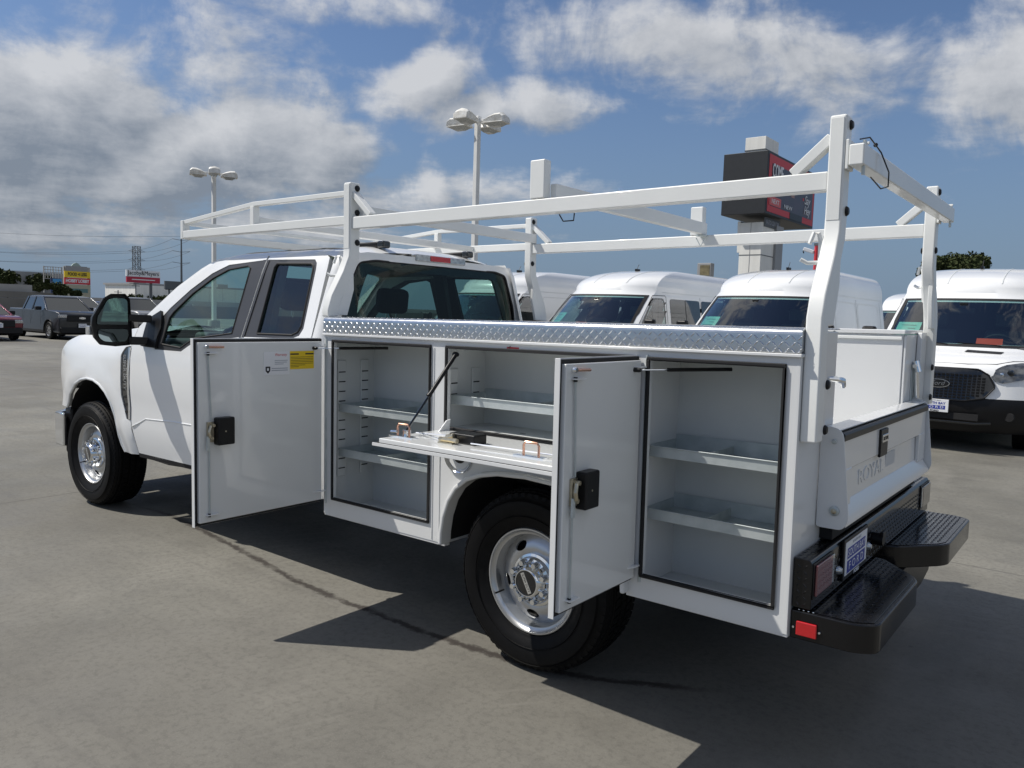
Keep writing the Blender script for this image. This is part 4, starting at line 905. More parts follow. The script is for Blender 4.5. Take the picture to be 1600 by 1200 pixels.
# plate
yp = -.485; pf = build('plate_frame', MB().box(2.557, 2.568, yp-.165, yp+.165, .572, .728), BLACK, T, bevel=.003)
pw = build('dealer_plate', MB().box(2.568, 2.5695, yp-.150, yp+.150, .590, .716), P_WHITE, pf)
build('plate_blue_field', MB().box(2.5695, 2.570, yp-.125, yp+.125, .594, .642), P_BLUE, pw); build('plate_blue_field', MB().box(2.5695, 2.570, yp-.125, yp+.125, .649, .690), P_BLUE, pw)
text('plate_lettering', 'SOUTH BAY', .040, (2.5704, yp, .669), (0, 1, 0), (0, 0, 1), P_WHITE, pw, ext=.0002, width=.235)
text('plate_lettering', 'F O R D', .042, (2.5704, yp, .618), (0, 1, 0), (0, 0, 1), P_WHITE, pw, ext=.0002, width=.20)
text('frame_lettering', 'FORD', .020, (2.5705, yp+.01, .579), (0, 1, 0), (0, 0, 1), P_WHITE, pf, ext=.0004, width=.075, bold=.0006)
text('frame_lettering', 'SOUTH BAY', .014, (2.5700, yp, .704), (0, 1, 0), (0, 0, 1), P_GREY, pf, ext=.0004, width=.12)
for yy in (yp-.205, yp+.215): build('plate_lamp', MB().lathe([(0, .02), (.010, .018), (.016, .008), (.018, 0)], 14, c=(2.557, yy, .625), axis='X'), CLEARLENS, T)
build('trailer_socket', MB().tube([(2.556, -.18, .64), (2.60, -.18, .64)], .026, 14).box(2.59, 2.602, -.205, -.155, .655, .675), BLACK, T, bevel=.002)

# ---------------------------------------------------------------- ladder rack
ZR0, ZR1 = 1.985, 2.050
def post(x0, s, foot_z, rear):
    w = .056; xc = x0+w/2
    path = [(xc, s*.955, foot_z), (xc, s*.957, 1.54), (xc, s*.935, 1.61), (xc, s*.86, 1.74), (xc, s*.818, 1.83), (xc, s*.812, 1.90), (xc, s*.812, 2.235)]
    mb = MB(); mb.rtube(path, w, [.07][0], (1, 0, 0))
    p = build('rack_post', mb, W_RACK, T, bevel=.008, seg=3)
    build('post_facing', MB().rtube([(xc-.001, s*.8485, 1.88), (xc-.001, s*.8485, 2.225)], .044, .004, (1, 0, 0)), W_RACK, p, bevel=.002)
    f = w/2+.001
    for z, yy in ((2.205, .800), (1.915, .798))+(((1.32, .905), (1.165, .905)) if rear else ()):
        build('rubber_plug', MB().lathe([(0, .012), (.012, .010), (.017, .004), (.017, 0)], 14, c=(xc+w/2-.001, s*yy, z), axis='X'), BLACK, p)
        if z > 1.5: build('rubber_plug', MB().lathe([(0, -.012), (.012, -.010), (.017, -.004), (.017, 0)], 14, c=(xc-w/2+.001, s*yy, z), axis='X'), BLACK, p)
    if not rear: build('rubber_plug', MB().lathe([(0, .012), (.012, .010), (.017, .004), (.017, 0)], 14, c=(xc+w/2-.001, s*.800, 2.075), axis='X'), BLACK, p)
    # J hook on the outside of the bend
    hk = MB().tube([(xc-.030, s*.865, 1.73), (xc-.034, s*.858, 1.81), (xc-.040, s*.862, 1.838), (xc-.052, s*.874, 1.838), (xc-.062, s*.884, 1.800)], .0075, 8)
    hk.tube([(xc-.030, s*.880, 1.735), (xc-.060, s*.905, 1.733), (xc-.080, s*.915, 1.745)], .0075, 8).tube([(xc-.028, s*.90, 1.66), (xc-.030, s*.865, 1.74)], .010, 8)
    build('cord_hook', hk, W_RACK, p)
    gs = MB().prism([(.82, 1.80), (.915, 1.66), (.93, 1.52), (.86, 1.52), (.815, 1.66)], lambda a, b, t, s=s: (t, s*a, b), xc+.004, xc+.026)
    build('bend_gusset', gs, W_RACK, p, bevel=.004)
    return xc
for s in (-1, 1):
    xa = post(-.048, s, 1.512 if s < 0 else 1.514, False)
    xb = post(2.490, s, 1.125, True)
    build('post_bracket', MB().prism(roundpoly([(.78, .0+1.13), (.918, 1.13), (.918, 1.50), (.80, 1.50)], .01), lambda a, b, t, s=s: (t, s*a, b), 2.490, 2.512), W_BODY, T, bevel=.003)
    x_in, x_out = -.048+.056, 2.490
    build('rack_rail', MB().rtube([(x_in, s*.812, (ZR0+ZR1)/2), (x_out, s*.812, (ZR0+ZR1)/2)], .05, .066, (0, 1, 0)), W_RACK, T, bevel=.006)
    build('rack_brace', MB().rtube([(x_in-.004, s*.812, 2.175), (x_in+.135, s*.812, 2.052)], .044, .030, (0, 1, 0)), W_RACK, T, bevel=.004)
    build('rack_brace', MB().rtube([(2.494, s*.812, 2.165), (2.365, s*.812, 2.052)], .044, .038, (0, 1, 0)), W_RACK, T, bevel=.004)
    # cab overhang
    build('cab_rail', MB().rtube([(-.048, s*.812, 2.035), (-1.73, s*.812, 2.040)], .05, .050, (0, 1, 0)), W_RACK, T, bevel=.005)
    build('cab_upper_rail', MB().rtube([(-.048, s*.812, 2.182), (-.92, s*.812, 2.186), (-1.73, s*.812, 2.122)], .035, .028, (0, 1, 0)), W_RACK, T, bevel=.004)
    build('cab_rail_upright', MB().box(-.945, -.905, s*.790, s*.834, 2.061, 2.172), W_RACK, T, bevel=.004)
    build('cab_nose_upright', MB().rtube([(-1.735, s*.812, 2.012), (-1.735, s*.812, 2.135)], .050, .035, (0, 1, 0)), W_RACK, T, bevel=.004)
    build('rail_stake', MB().box(1.205, 1.285, s*.787, s*.837, 2.052, 2.222), W_RACK, T, bevel=.006)
yw_ = .787
build('crossbar', MB().rtube([(1.30, -yw_, 2.085), (1.30, yw_, 2.085)], .035, .070, (1, 0, 0)), W_RACK, T, bevel=.005)
build('crossbar', MB().rtube([(.03, -yw_, 2.085), (.03, yw_, 2.085)], .035, .060, (1, 0, 0)), W_RACK, T, bevel=.005)
build('crossbar', MB().rtube([(-.925, -.79, 2.085), (-.925, .79, 2.085)], .035, .055, (1, 0, 0)), W_RACK, T, bevel=.005)
build('crossbar', MB().rtube([(-1.735, -.787, 2.035), (-1.735, .787, 2.035)], .045, .050, (1, 0, 0)), W_RACK, T, bevel=.005)
build('crossbar', MB().rtube([(-1.735, -.787, 2.120), (-1.735, .787, 2.120)], .03, .030, (1, 0, 0)), W_RACK, T, bevel=.004)
build('crossbar', MB().rtube([(-.55, -.787, 2.035), (-.55, .787, 2.035)], .035, .040, (1, 0, 0)), W_RACK, T, bevel=.004)
rbar = build('rear_crossbar', MB().rtube([(2.583, -.85, 2.095), (2.583, .88, 2.095)], .050, .072, (1, 0, 0)), W_RACK, T, bevel=.006)
for s in (-1, 1):
    build('crossbar_bracket', MB().box(2.546, 2.557, s*.78, s*.845, 2.05, 2.15).box(2.557, 2.612, s*.800, s*.806, 2.132, 2.142), W_RACK, rbar, bevel=.003)
    build('lock_pin', MB().tube([(2.60, s*.82, 2.145), (2.60, s*.82, 2.03)], .006, 8), GALV, rbar)
cp_ = [(2.59, -.84, 2.145), (2.60, -.76, 2.165), (2.615, -.66, 2.13), (2.63, -.60, 2.07), (2.63, -.60, 2.02), (2.62, -.66, 2.005), (2.61, -.76, 2.03)]
build('pin_lanyard', MB().tube(cp_, .0025, 6), BLACK, rbar); build('lanyard_tie', MB().lathe([(0, -.008), (.008, 0), (0, .008)], 8, c=(2.605, -.70, 2.15)), BLACK, rbar)
build('mid_bar_pin', MB().tube([(1.33, .74, 2.03), (1.30, .74, 1.98), (1.27, .74, 2.03)], .004, 6).box(1.275, 1.325, .72, .787, 2.04, 2.05), GALV, T)
build('mid_bar_pin', MB().tube([(1.33, -.78, 1.985), (1.345, -.77, 1.955), (1.40, -.77, 1.955), (1.41, -.78, 1.985)], .003, 6), BLACK, T)
# ================================================================== cargo vans
def van(label, loc, windows=False, detail=False, sheet=True, paper=None, back=False, length=5.98, group='white vans parked in a row behind the truck'):
    """local: nose at x=0, body runs to +x, left flank at -y"""
    V = empty('parked_van', label, 'van', (loc[0], loc[1], 0), (0, 0, PI/2 if not back else -PI/2), group)
    Lh = length
    FP = [(.26, .10), (.34, .03), (.62, .00), (.70, .02), (.86, .06), (1.04, .10), (1.10, .17), (1.17, .30), (1.25, .55), (1.315, .82), (1.40, .925), (1.60, 1.16), (1.80, 1.40), (2.00, 1.66), (2.08, 1.78)]
    ZS = [.26, .34, .42, .52, .62, .70, .78, .86, .95, 1.04, 1.10, 1.14, 1.18, 1.22, 1.27, 1.315, 1.36, 1.40, 1.48, 1.56, 1.64, 1.72, 1.80, 1.88, 1.94, 2.00, 2.08]
    def f_of(z):
        for (a, xa), (b, xb) in zip(FP, FP[1:]):
            if z <= b: return xa+(xb-xa)*(z-a)/(b-a)
        return FP[-1][1]
    def w_of(z):
        pts = [(.26, .96), (.42, 1.0), (1.0, 1.02), (1.30, 1.00), (2.08, .885)]
        for (a, xa), (b, xb) in zip(pts, pts[1:]):
            if z <= b: return xa+(xb-xa)*(z-a)/(b-a)
        return pts[-1][1]
    rows = [(z, f_of(z), w_of(z)) for z in ZS]
    for k in range(1, 13):
        t = PI/2*k/12; z = 2.08+.45*math.sin(t)**.9; w = .885*max(0, math.cos(t))**.26
        rows.append((z, 1.78+1.9*(1-math.cos(t))**.95, w))
    NF, NS_ = 28, 26
    def bow(z): return .30 if z < 1.1 else (.30+.10*min(1, (z-1.1)/.3))
    def rowpts(i):
        z, f, w = rows[i]; o = []; bw = bow(z)*(1 if z < 2.1 else max(.15, w/.885))
        for k in range(NS_): x = Lh-(Lh-(f+bw))*k/NS_; o.append((x, -w, z))
        for k in range(NF+1):
            t = -1+2*k/NF; t = math.copysign(abs(t)**.8, t); o.append((f+bw*abs(t)**2.6, t*w, z))
        for k in range(1, NS_+1): x = f+bw+(Lh-(f+bw))*k/NS_; o.append((x, w, z))
        return o
    grid_ = [rowpts(i) for i in range(len(rows))]; m = len(grid_[0])
    def S(ci, z):   # interpolate
        zz = [r[0] for r in rows]; i = max(j for j in range(len(zz)) if zz[j] <= z+1e-6); i = min(i, len(zz)-2); t = (z-zz[i])/(zz[i+1]-zz[i])
        j = int(ci); u = ci-j; j2 = min(j+1, m-1)
        a = Vector(grid_[i][j])*(1-u)+Vector(grid_[i][j2])*u; b = Vector(grid_[i+1][j])*(1-u)+Vector(grid_[i+1][j2])*u
        return a*(1-t)+b*t
    def nrm(ci, z):
        a = S(min(ci+.5, m-1.001), z)-S(max(ci-.5, 0), z); b = S(ci, z+.03)-S(ci, z-.03); n = a.cross(b).normalized()
        c = Vector((Lh/2, 0, z)); p = S(ci, z)
        if (p-Vector((max(p.x, 2.5) if abs(p.y) > .8 else 4, 0, z-.2))).dot(n) < 0: n = -n
        return n
    xc = lambda i, j: (Vector(grid_[i][j])+Vector(grid_[i][j+1])+Vector(grid_[i+1][j])+Vector(grid_[i+1][j+1]))/4
    def in_ws(p): return 1.345 < p.z < 1.97 and abs(p.y) < .87-.075*(p.z-1.35)/.6 and p.x < 2.3
    def in_sw(p):   # front-door windows
        return abs(p.y) > .86 and 1.36 < p.z < 1.93 and max(1.50, 1.02+(p.z-1.36)*1.0+.42) < p.x < 2.42
    def in_rw(p): return windows and abs(p.y) > .86 and 1.36 < p.z < 1.93 and (2.80 < p.x < 3.95 or 4.1 < p.x < 5.5)
    def in_arch(p): return abs(p.y) > .7 and (math.hypot(p.x-1.02, p.z-.36) < .42 or math.hypot(p.x-4.75, p.z-.36) < .42)
    vs = []; idx = {}; fs = []; fdark = []
    for i in range(len(rows)-1):
        for j in range(m-1):
            p = xc(i, j)
            if in_ws(p) or in_sw(p) or in_rw(p) or in_arch(p): continue
            q = (i*m+j, i*m+j+1, (i+1)*m+j+1, (i+1)*m+j)
            low = p.z < .62 or (p.z < .70 and abs(p.y) < 1.1 and p.x < 1.0)
            (fdark if (low and p.x < 1.0) or p.z < .40 else fs).append(q)
    allv = [v for R in grid_ for v in R]
    last = (len(rows)-1)*m
    fs.append(tuple(i*m for i in range(len(rows)))+tuple(i*m+m-1 for i in reversed(range(len(rows)))))
    b_ = MB(); b_.add(allv, fs); bd = build('van_body', b_, W_PAINT, V, smooth=40)
    d_ = MB(); d_.add(allv, fdark); build('bumper_and_sills', d_, BLACK, V, smooth=40)
    def patch(name, c0, c1, z0, z1, nu, nv, off, mt, parent, test=None, cf=None):
        mb = MB()
        def fn(u, v):
            z = z0+(z1-z0)*v; a, b = (c0, c1) if cf is None else cf(z)
            c = a+(b-a)*u; p = S(c, z); return tuple(p+nrm(c, z)*off)
        mb.grid(fn, nu, nv); return build(name, mb, mt, parent, smooth=60)
    cmid = NS_+NF/2
    def yc(z, y):  # column index on the front with lateral y at height z
        w = [S(NS_+k*.25, z).y for k in range(NF*4+1)]
        best = min(range(len(w)), key=lambda k: abs(w[k]-y)); return NS_+best*.25
    ws_edge = lambda z: .925-.075*(z-1.32)/.66
    cfw = {}
    def cf_ws(z, g=0):
        k = round(z, 3), g
        if k not in cfw: cfw[k] = (yc(z, -ws_edge(z)+g), yc(z, ws_edge(z)-g))
        return cfw[k]
    # black glass border made of four strips, then glass
    patch('windscreen_border', 0, 0, 1.318, 1.352, 20, 1, .006, RUBBER, bd, cf=lambda z: cf_ws(z))
    patch('windscreen_border', 0, 0, 1.962, 1.992, 20, 1, .006, RUBBER, bd, cf=lambda z: cf_ws(z))
    for sg in (-1, 1):
        mb = MB(); mb.grid(lambda u, v: tuple((lambda z: S(yc(z, sg*(ws_edge(z)-.05*u)), z)+nrm(yc(z, sg*(ws_edge(z)-.05*u)), z)*.006)(1.352+.61*v)), 1, 10)
        build('windscreen_border', mb, RUBBER, bd, smooth=60)
    patch('windscreen', 0, 0, 1.335, 1.98, 20, 10, .003, VANGLASS, V, cf=lambda z: cf_ws(z, .01))
    ofs = .010
    # roof swage grooves ahead of the dome
    for yy in (-.42, .12 if 0 else .0, .42):
        pts = [S(yc(z, yy), z)+nrm(yc(z, yy), z)*.001 for z in (2.10, 2.18, 2.26, 2.34, 2.42)] if False else []
    for s in (-1, 1):
        side = lambda x, z, s=s: (x, s*(w_of(min(z, 2.08))+.006), z)
        SWp = roundpoly([(1.42, 1.38), (1.96, 1.90), (2.10, 1.95), (2.40, 1.95), (2.46, 1.90), (2.46, 1.37)], .05)
        SWi = roundpoly([(1.50, 1.40), (2.0, 1.885), (2.12, 1.925), (2.38, 1.925), (2.43, 1.88), (2.43, 1.40)], .05)
        build('window_frame', MB().panel(SWp, [SWi], side, .15), BLACKGLOSS, bd)
        build('door_window', MB().panel(SWi, [], lambda x, z: (x, side(x, z)[1]-s*.004, z), .2), VANGLASS, V)
        build('door_seam', MB().panel([(1.35, .50), (1.362, .50), (1.30, 1.36), (2.02, 1.985), (2.50, 1.995), (2.53, 1.97), (2.53, .50), (2.542, .50), (2.542, 1.975), (2.505, 2.007), (2.01, 1.997), (1.285, 1.36)], [], lambda x, z: (x, side(x, z)[1]-s*.004, z), .2), RUBBER, bd)
        if windows:
            for x0, x1 in ((2.68, 3.98), (4.06, 5.55)):
                wp = roundpoly([(x0, 1.34), (x0, 1.95), (x1, 1.95), (x1, 1.34)], .07); build('side_window', MB().panel(wp, [], side, .3), DARKGLASS, V)
                build('window_split', MB().panel([((x0+x1)/2-.01, 1.35), ((x0+x1)/2-.01, 1.94), ((x0+x1)/2+.01, 1.94), ((x0+x1)/2+.01, 1.35)], [], lambda x, z: (x, side(x, z)[1]+s*.003, z), .3), BLACK, V)
        else:
            for x0, x1 in ((2.68, 3.98), (4.10, 5.55)):
                pp = roundpoly([(x0, 1.30), (x0, 1.96), (x1, 1.96), (x1, 1.30)], .10); pi_ = roundpoly([(x0+.012, 1.312), (x0+.012, 1.948), (x1-.012, 1.948), (x1-.012, 1.312)], .09)
                build('panel_swage', MB().panel(pp, [pi_], lambda x, z: (x, side(x, z)[1]-s*.001, z), .2), W_INNER, bd)
        build('gutter_line', MB().panel([(2.4, 2.055), (5.9, 2.055), (5.9, 2.067), (2.4, 2.067)], [], lambda x, z: (x, side(x, z)[1]-s*.002, z), .3), W_INNER, bd)
        for k, xx in enumerate((4.02, 5.70)): build('panel_gap', MB().panel([(xx, .5), (xx+.010, .5), (xx+.010, 2.02), (xx, 2.02)], [], lambda x, z: (x, side(x, z)[1]-s*.004, z), .3), RUBBER, bd)
        build('rub_strip', MB().box(1.5, 5.6, s*1.012, s*1.032, .60, .70), BLACK, V, bevel=.01)
        # mirrors
        mr = MB(); mr.rtube([(1.42, s*1.0, 1.36), (1.40, s*1.14, 1.38)], .05, .05, (1, 0, 0)); mo = build('wing_mirror', mr, BLACK, V)
        mb = MB().box(1.34, 1.46, s*1.10, s*1.30, 1.20, 1.56); build('mirror_housing', mb, BLACK, mo, bevel=.04, seg=3)
    R2 = roundpoly
    ht = MB().panel([(.9, 2.3), (.9, 2.31), (.91, 2.31), (.91, 2.3)], [], lambda a, b: (a, 0, b), .1)
    # roof grooves
    for yy in (-.40, .28):
        pts = []
        for i in range(len(ZS)+1, len(rows)-2):
            R = grid_[i]; j = min(range(NS_, NS_+NF), key=lambda k: abs(R[k][1]-yy)); k2 = j+1 if R[j][1] < yy else j-1
            a, b = Vector(R[j]), Vector(R[k2]); t = (yy-a.y)/(b.y-a.y) if abs(b.y-a.y) > 1e-6 else 0
            if abs(yy) < abs(R[NS_][1])*.9: pts.append(a.lerp(b, t)+Vector((-.002, 0, .002)))
        if len(pts) > 2: build('roof_groove', MB().rtube(pts, .016, .006, (0, 1, 0)), W_INNER, bd)
    # interior
    cab_ = MB().box(.95, 5.8, -.86, .86, .55, .62); build('van_floor', cab_, DARK, V)
    build('van_liner', MB().box(2.75 if not windows else 5.6, 2.80 if not windows else 5.65, -.86, .86, .62, 2.05), DARK, V)
    build('dash_top', MB().box(.98, 1.45, -.86, .86, 1.05, 1.335), TRIM, V, bevel=.05)
    for y in (-.45, .42):
        stb = MB(); stb.rtube([(2.1, y, .95), (2.25, y, 1.55)], .5, .13, (0, 1, 0)); se = build('seat_back', stb, TRIM, V, bevel=.05)
        build('headrest', MB().box(2.20, 2.30, y-.13, y+.13, 1.60, 1.80), TRIM, se, bevel=.04)
    swm = MB(); c0 = Vector((1.62, -.45, 1.33)); nr = Vector((-.8, 0, -.6)).normalized(); a1 = Vector((0, 1, 0)); b1 = nr.cross(a1)
    swm.tube([c0+(a1*math.cos(2*PI*k/20)+b1*math.sin(2*PI*k/20))*.20 for k in range(21)], .016, 8); build('steering_wheel', swm, CLOTH, V)
    build('cabin_mirror', MB().box(1.52, 1.60, -.05, .05, 1.86, 1.93).box(1.56, 1.60, -.14, .14, 1.78, 1.85), BLACK, V, bevel=.008)
    def onglass(name, y0, y1, z0, z1, mt, parent=None, off=-.012, sk=0):
        mb = MB()
        def fn(u, v):
            z = z0+(z1-z0)*v; y = y0+(y1-y0)*u+sk*v; c = yc(z, y); return tuple(S(c, z)+nrm(c, z)*off)
        mb.grid(fn, 4, 3); return build(name, mb, mt, parent or V, smooth=60)
    if sheet:
        sh = onglass('window_sticker', .50, .84, 1.365, 1.64, P_MINT, off=-.006, sk=-.03)
        for k in range(5): onglass('print_line', .54, (.70, .60, .78, .64, .74)[k], 1.41+.045*k, 1.417+.045*k, STEELD, sh, off=-.003)
    if paper: onglass('paper_notice', paper[0], paper[1], 1.345, 1.345+paper[2], P_ORANGE, off=-.006)
    if paper and detail:
        text('notice_print', 'N O T I C E', .03, tuple(S(yc(1.38, (paper[0]+paper[1])/2), 1.38)+Vector((-.012, 0, .005))), (0, -1, 0), (.45, 0, .7), DARK, V, ext=.0003, width=.2) if 0 else None
    for xx in (-.55, .05): build('wiper', MB().rtube([tuple(S(yc(1.35, xx), 1.35)+Vector((-.02, 0, .0))), tuple(S(yc(1.36, xx+.5), 1.36)+Vector((-.02, 0, .01)))], .015, .012, (0, 0, 1)), BLACK, V)
    aer = MB().box(2.95, 3.10, -.02, .02, 2.50, 2.545).tube([(3.0, 0, 2.53), (3.08, 0, 2.64)], .006, 6); build('roof_aerial', aer, BLACK, V, bevel=.006)
    # front end
    def onfront(name, poly, off, mt, parent=V, solid=.02, step=.06):
        mb = MB(); mb.panel(poly, [], lambda y, z: tuple(S(yc(z, y), z)+Vector((-off, 0, 0))), step); return build(name, mb, mt, parent, solid=solid, smooth=50)
    GP = roundpoly([(-.32, .66), (-.52, .70), (-.62, .85), (-.54, 1.0), (-.42, 1.06), (.42, 1.06), (.54, 1.0), (.62, .85), (.52, .70), (.32, .66)], .02)
    gr = onfront('grille', GP, .012, BLACKGLOSS)
    gb = MB()
    for zz in [.70+.035*k for k in range(9)]:
        for yy in [-.50+.05*k for k in range(21)]:
            if inpoly((yy, zz), [(a*.92, (b-.86)*.88+.86) for a, b in GP]): p = S(yc(zz, yy), zz); gb.box(p.x-.040, p.x-.030, yy-.018, yy+.018, zz-.011, zz+.011)
    build('grille_mesh', gb, BLACK, gr, kind='stuff', smooth=0)
    fr_ = MB().tube([tuple(S(yc(z, y), z)+Vector((-.03, 0, 0))) for y, z in GP+[GP[0]]], .010, 6); build('grille_surround', fr_, BLACK, gr)
    p0 = S(yc(.86, 0), .86)
    ov = MB().add([(p0.x-.055+h,   .140*math.cos(2*PI*k/28), .86+.056*math.sin(2*PI*k/28)) for h in (0, .02) for k in range(28)], [tuple(range(28)), tuple(range(28, 56))]+[(k, (k+1) % 28, 28+(k+1) % 28, 28+k) for k in range(28)])
    bdg = build('oval_badge', ov, CHROME, V, smooth=50)
    ov2 = MB().add([(p0.x-.058+h, .129*math.cos(2*PI*k/28), .86+.048*math.sin(2*PI*k/28)) for h in (0, .01) for k in range(28)], [tuple(range(28)), tuple(range(28, 56))]+[(k, (k+1) % 28, 28+(k+1) % 28, 28+k) for k in range(28)])
    build('badge_field', ov2, BLACKGLOSS, bdg, smooth=50)
    text('badge_lettering', 'Ford', .075, (p0.x-.059, 0, .86), (0, -1, 0), (0, 0, 1), CHROME, bdg, ext=.001, width=.16, shear=.3)
    for s in (-1, 1):
        HL = [(s*y, z) for y, z in ((.57, .97), (.60, 1.06), (.68, 1.115), (.86, 1.150), (.97, 1.14), (.97, 1.02), (.90, .95), (.70, .90), (.61, .92))]
        hl = onfront('headlight', roundpoly(HL, .02), .008, HEADL, solid=.015)
        pj_ = S(yc(1.03, s*.78), 1.03); build('lamp_projector', MB().lathe([(0, -.05), (.035, -.045), (.045, -.02), (.045, .02)], 16, c=(pj_.x+.01, s*.76, 1.025), axis='X'), BLACKGLOSS, hl)
        pj_ = S(yc(1.03, s*.70), 1.0); build('lamp_projector', MB().lathe([(0, -.04), (.025, -.035), (.035, -.02), (.035, .02)], 16, c=(pj_.x+.01, s*.67, 1.0), axis='X'), CHROME, hl)
        fogc = S(yc(.48, s*.80), .48); build('fog_recess', MB().lathe([(0, -.02), (.05, -.02), (.06, .0), (.06, .03)], 16, c=(fogc.x+.0, s*.79, .48), axis='X'), DARK, V)
        # bonnet vents
        vv = MB().panel([(s*.20, 1.255), (s*.20, 1.28), (s*.62, 1.268), (s*.60, 1.245)], [], lambda y, z: tuple(S(yc(z, y), z)+Vector((-.004, 0, .008))), .1); build('bonnet_vent', vv, BLACK, V)
    build('bonnet_gap', MB().tube([tuple(S(yc(z, y), z)+Vector((-.003, 0, .002))) for y, z in ((-.92, 1.17), (-.75, 1.165), (-.6, 1.125), (-.3, 1.113), (.3, 1.113), (.6, 1.125), (.75, 1.165), (.92, 1.17))], .005, 6), RUBBER, bd)
    px0 = S(yc(.63, 0), .63).x
    lg_ = MB().box(px0-.035, px0-.01, -.48, .48, .42, .50); build('lower_grille', lg_, DARK, V)
    build('bumper_bar', MB().rtube([(px0-.0, -.62, .40), (px0-.05, -.45, .385), (px0-.05, .45, .385), (px0, .62, .40)], .03, .03, (0, 0, 1)), BLACKGLOSS, V, bevel=.008)
    pp = build('dealer_plate', MB().box(px0-.075, px0-.05, -.155, .155, .50, .66), P_WHITE, V, bevel=.003)
    xx = px0-.0755
    build('plate_blue_field', MB().box(xx-.001, xx, -.12, .12, .535, .582), P_BLUE, pp)
    text('plate_lettering', 'SOUTH BAY', .040, (xx-.001, 0, .610), (0, -1, 0), (0, 0, 1), P_BLUE, pp, ext=.0003, width=.24, bold=.001)
    text('plate_lettering', 'F O R D', .042, (xx-.002, 0, .559), (0, -1, 0), (0, 0, 1), P_WHITE, pp, ext=.0003, width=.20)
    text('frame_lettering', 'SOUTH BAY', .014, (xx-.001, 0, .647), (0, -1, 0), (0, 0, 1), P_BLACK, pp, ext=.0003, width=.14)
    text('frame_lettering', 'FORD', .028, (xx-.001, 0, .513), (0, -1, 0), (0, 0, 1), P_BLACK, pp, ext=.0003, width=.10, bold=.001)
    for x in (1.02, 4.75):
        for s in (-1, 1):
            w = MB().lathe([(.0, .02), (.18, .02), (.20, .0), (.215, .0), (.225, .01), (.31, -.015), (.335, .0), (.345, .03), (.345, .20)], 32, c=(x, 0, 0))
            w.v = [(a, s*(.985-b), c+.348) for a, b, c in w.v]; build('van_wheel', w, TYRE, V)
            hcp = MB().lathe([(0, -.012), (.05, -.010), (.06, .01), (.17, .018), (.195, -.005), (.20, .01)], 24, c=(x, 0, 0)); hcp.v = [(a, s*(.985-b), c+.348) for a, b, c in hcp.v]; build('wheel_cover', hcp, STEELWHEEL, V)
    if back: 
        for s in (-1, 1):
            build('rear_window', MB().box(Lh+.002, Lh+.010, s*.08, s*.72, 1.35, 1.95), DARKGLASS, V, bevel=.03)
            build('tail_lamp', MB().box(Lh-.02, Lh+.02, s*.86, s*.98, 1.0, 1.40), REDLENS, V, bevel=.02)
    return V
van('white panel van furthest left, roof and screen showing past the truck cab', (-7.35, 7.1), sheet=False)
van('white window van with an orange card and price sheet in its windscreen', (-4.45, 7.2), windows=True, paper=(-.14, .10, .13))
van('white panel van with mint price sheet parked behind the middle of the rack', (-1.48, 7.3))
van('white van at the right edge with black grille, dealer plate and orange notice', (1.46, 7.55), detail=True, paper=(-.56, -.26, .10))
van('white van in the row behind, only its upper side showing between two vans', (-1.1, 17.2), windows=True, sheet=False)

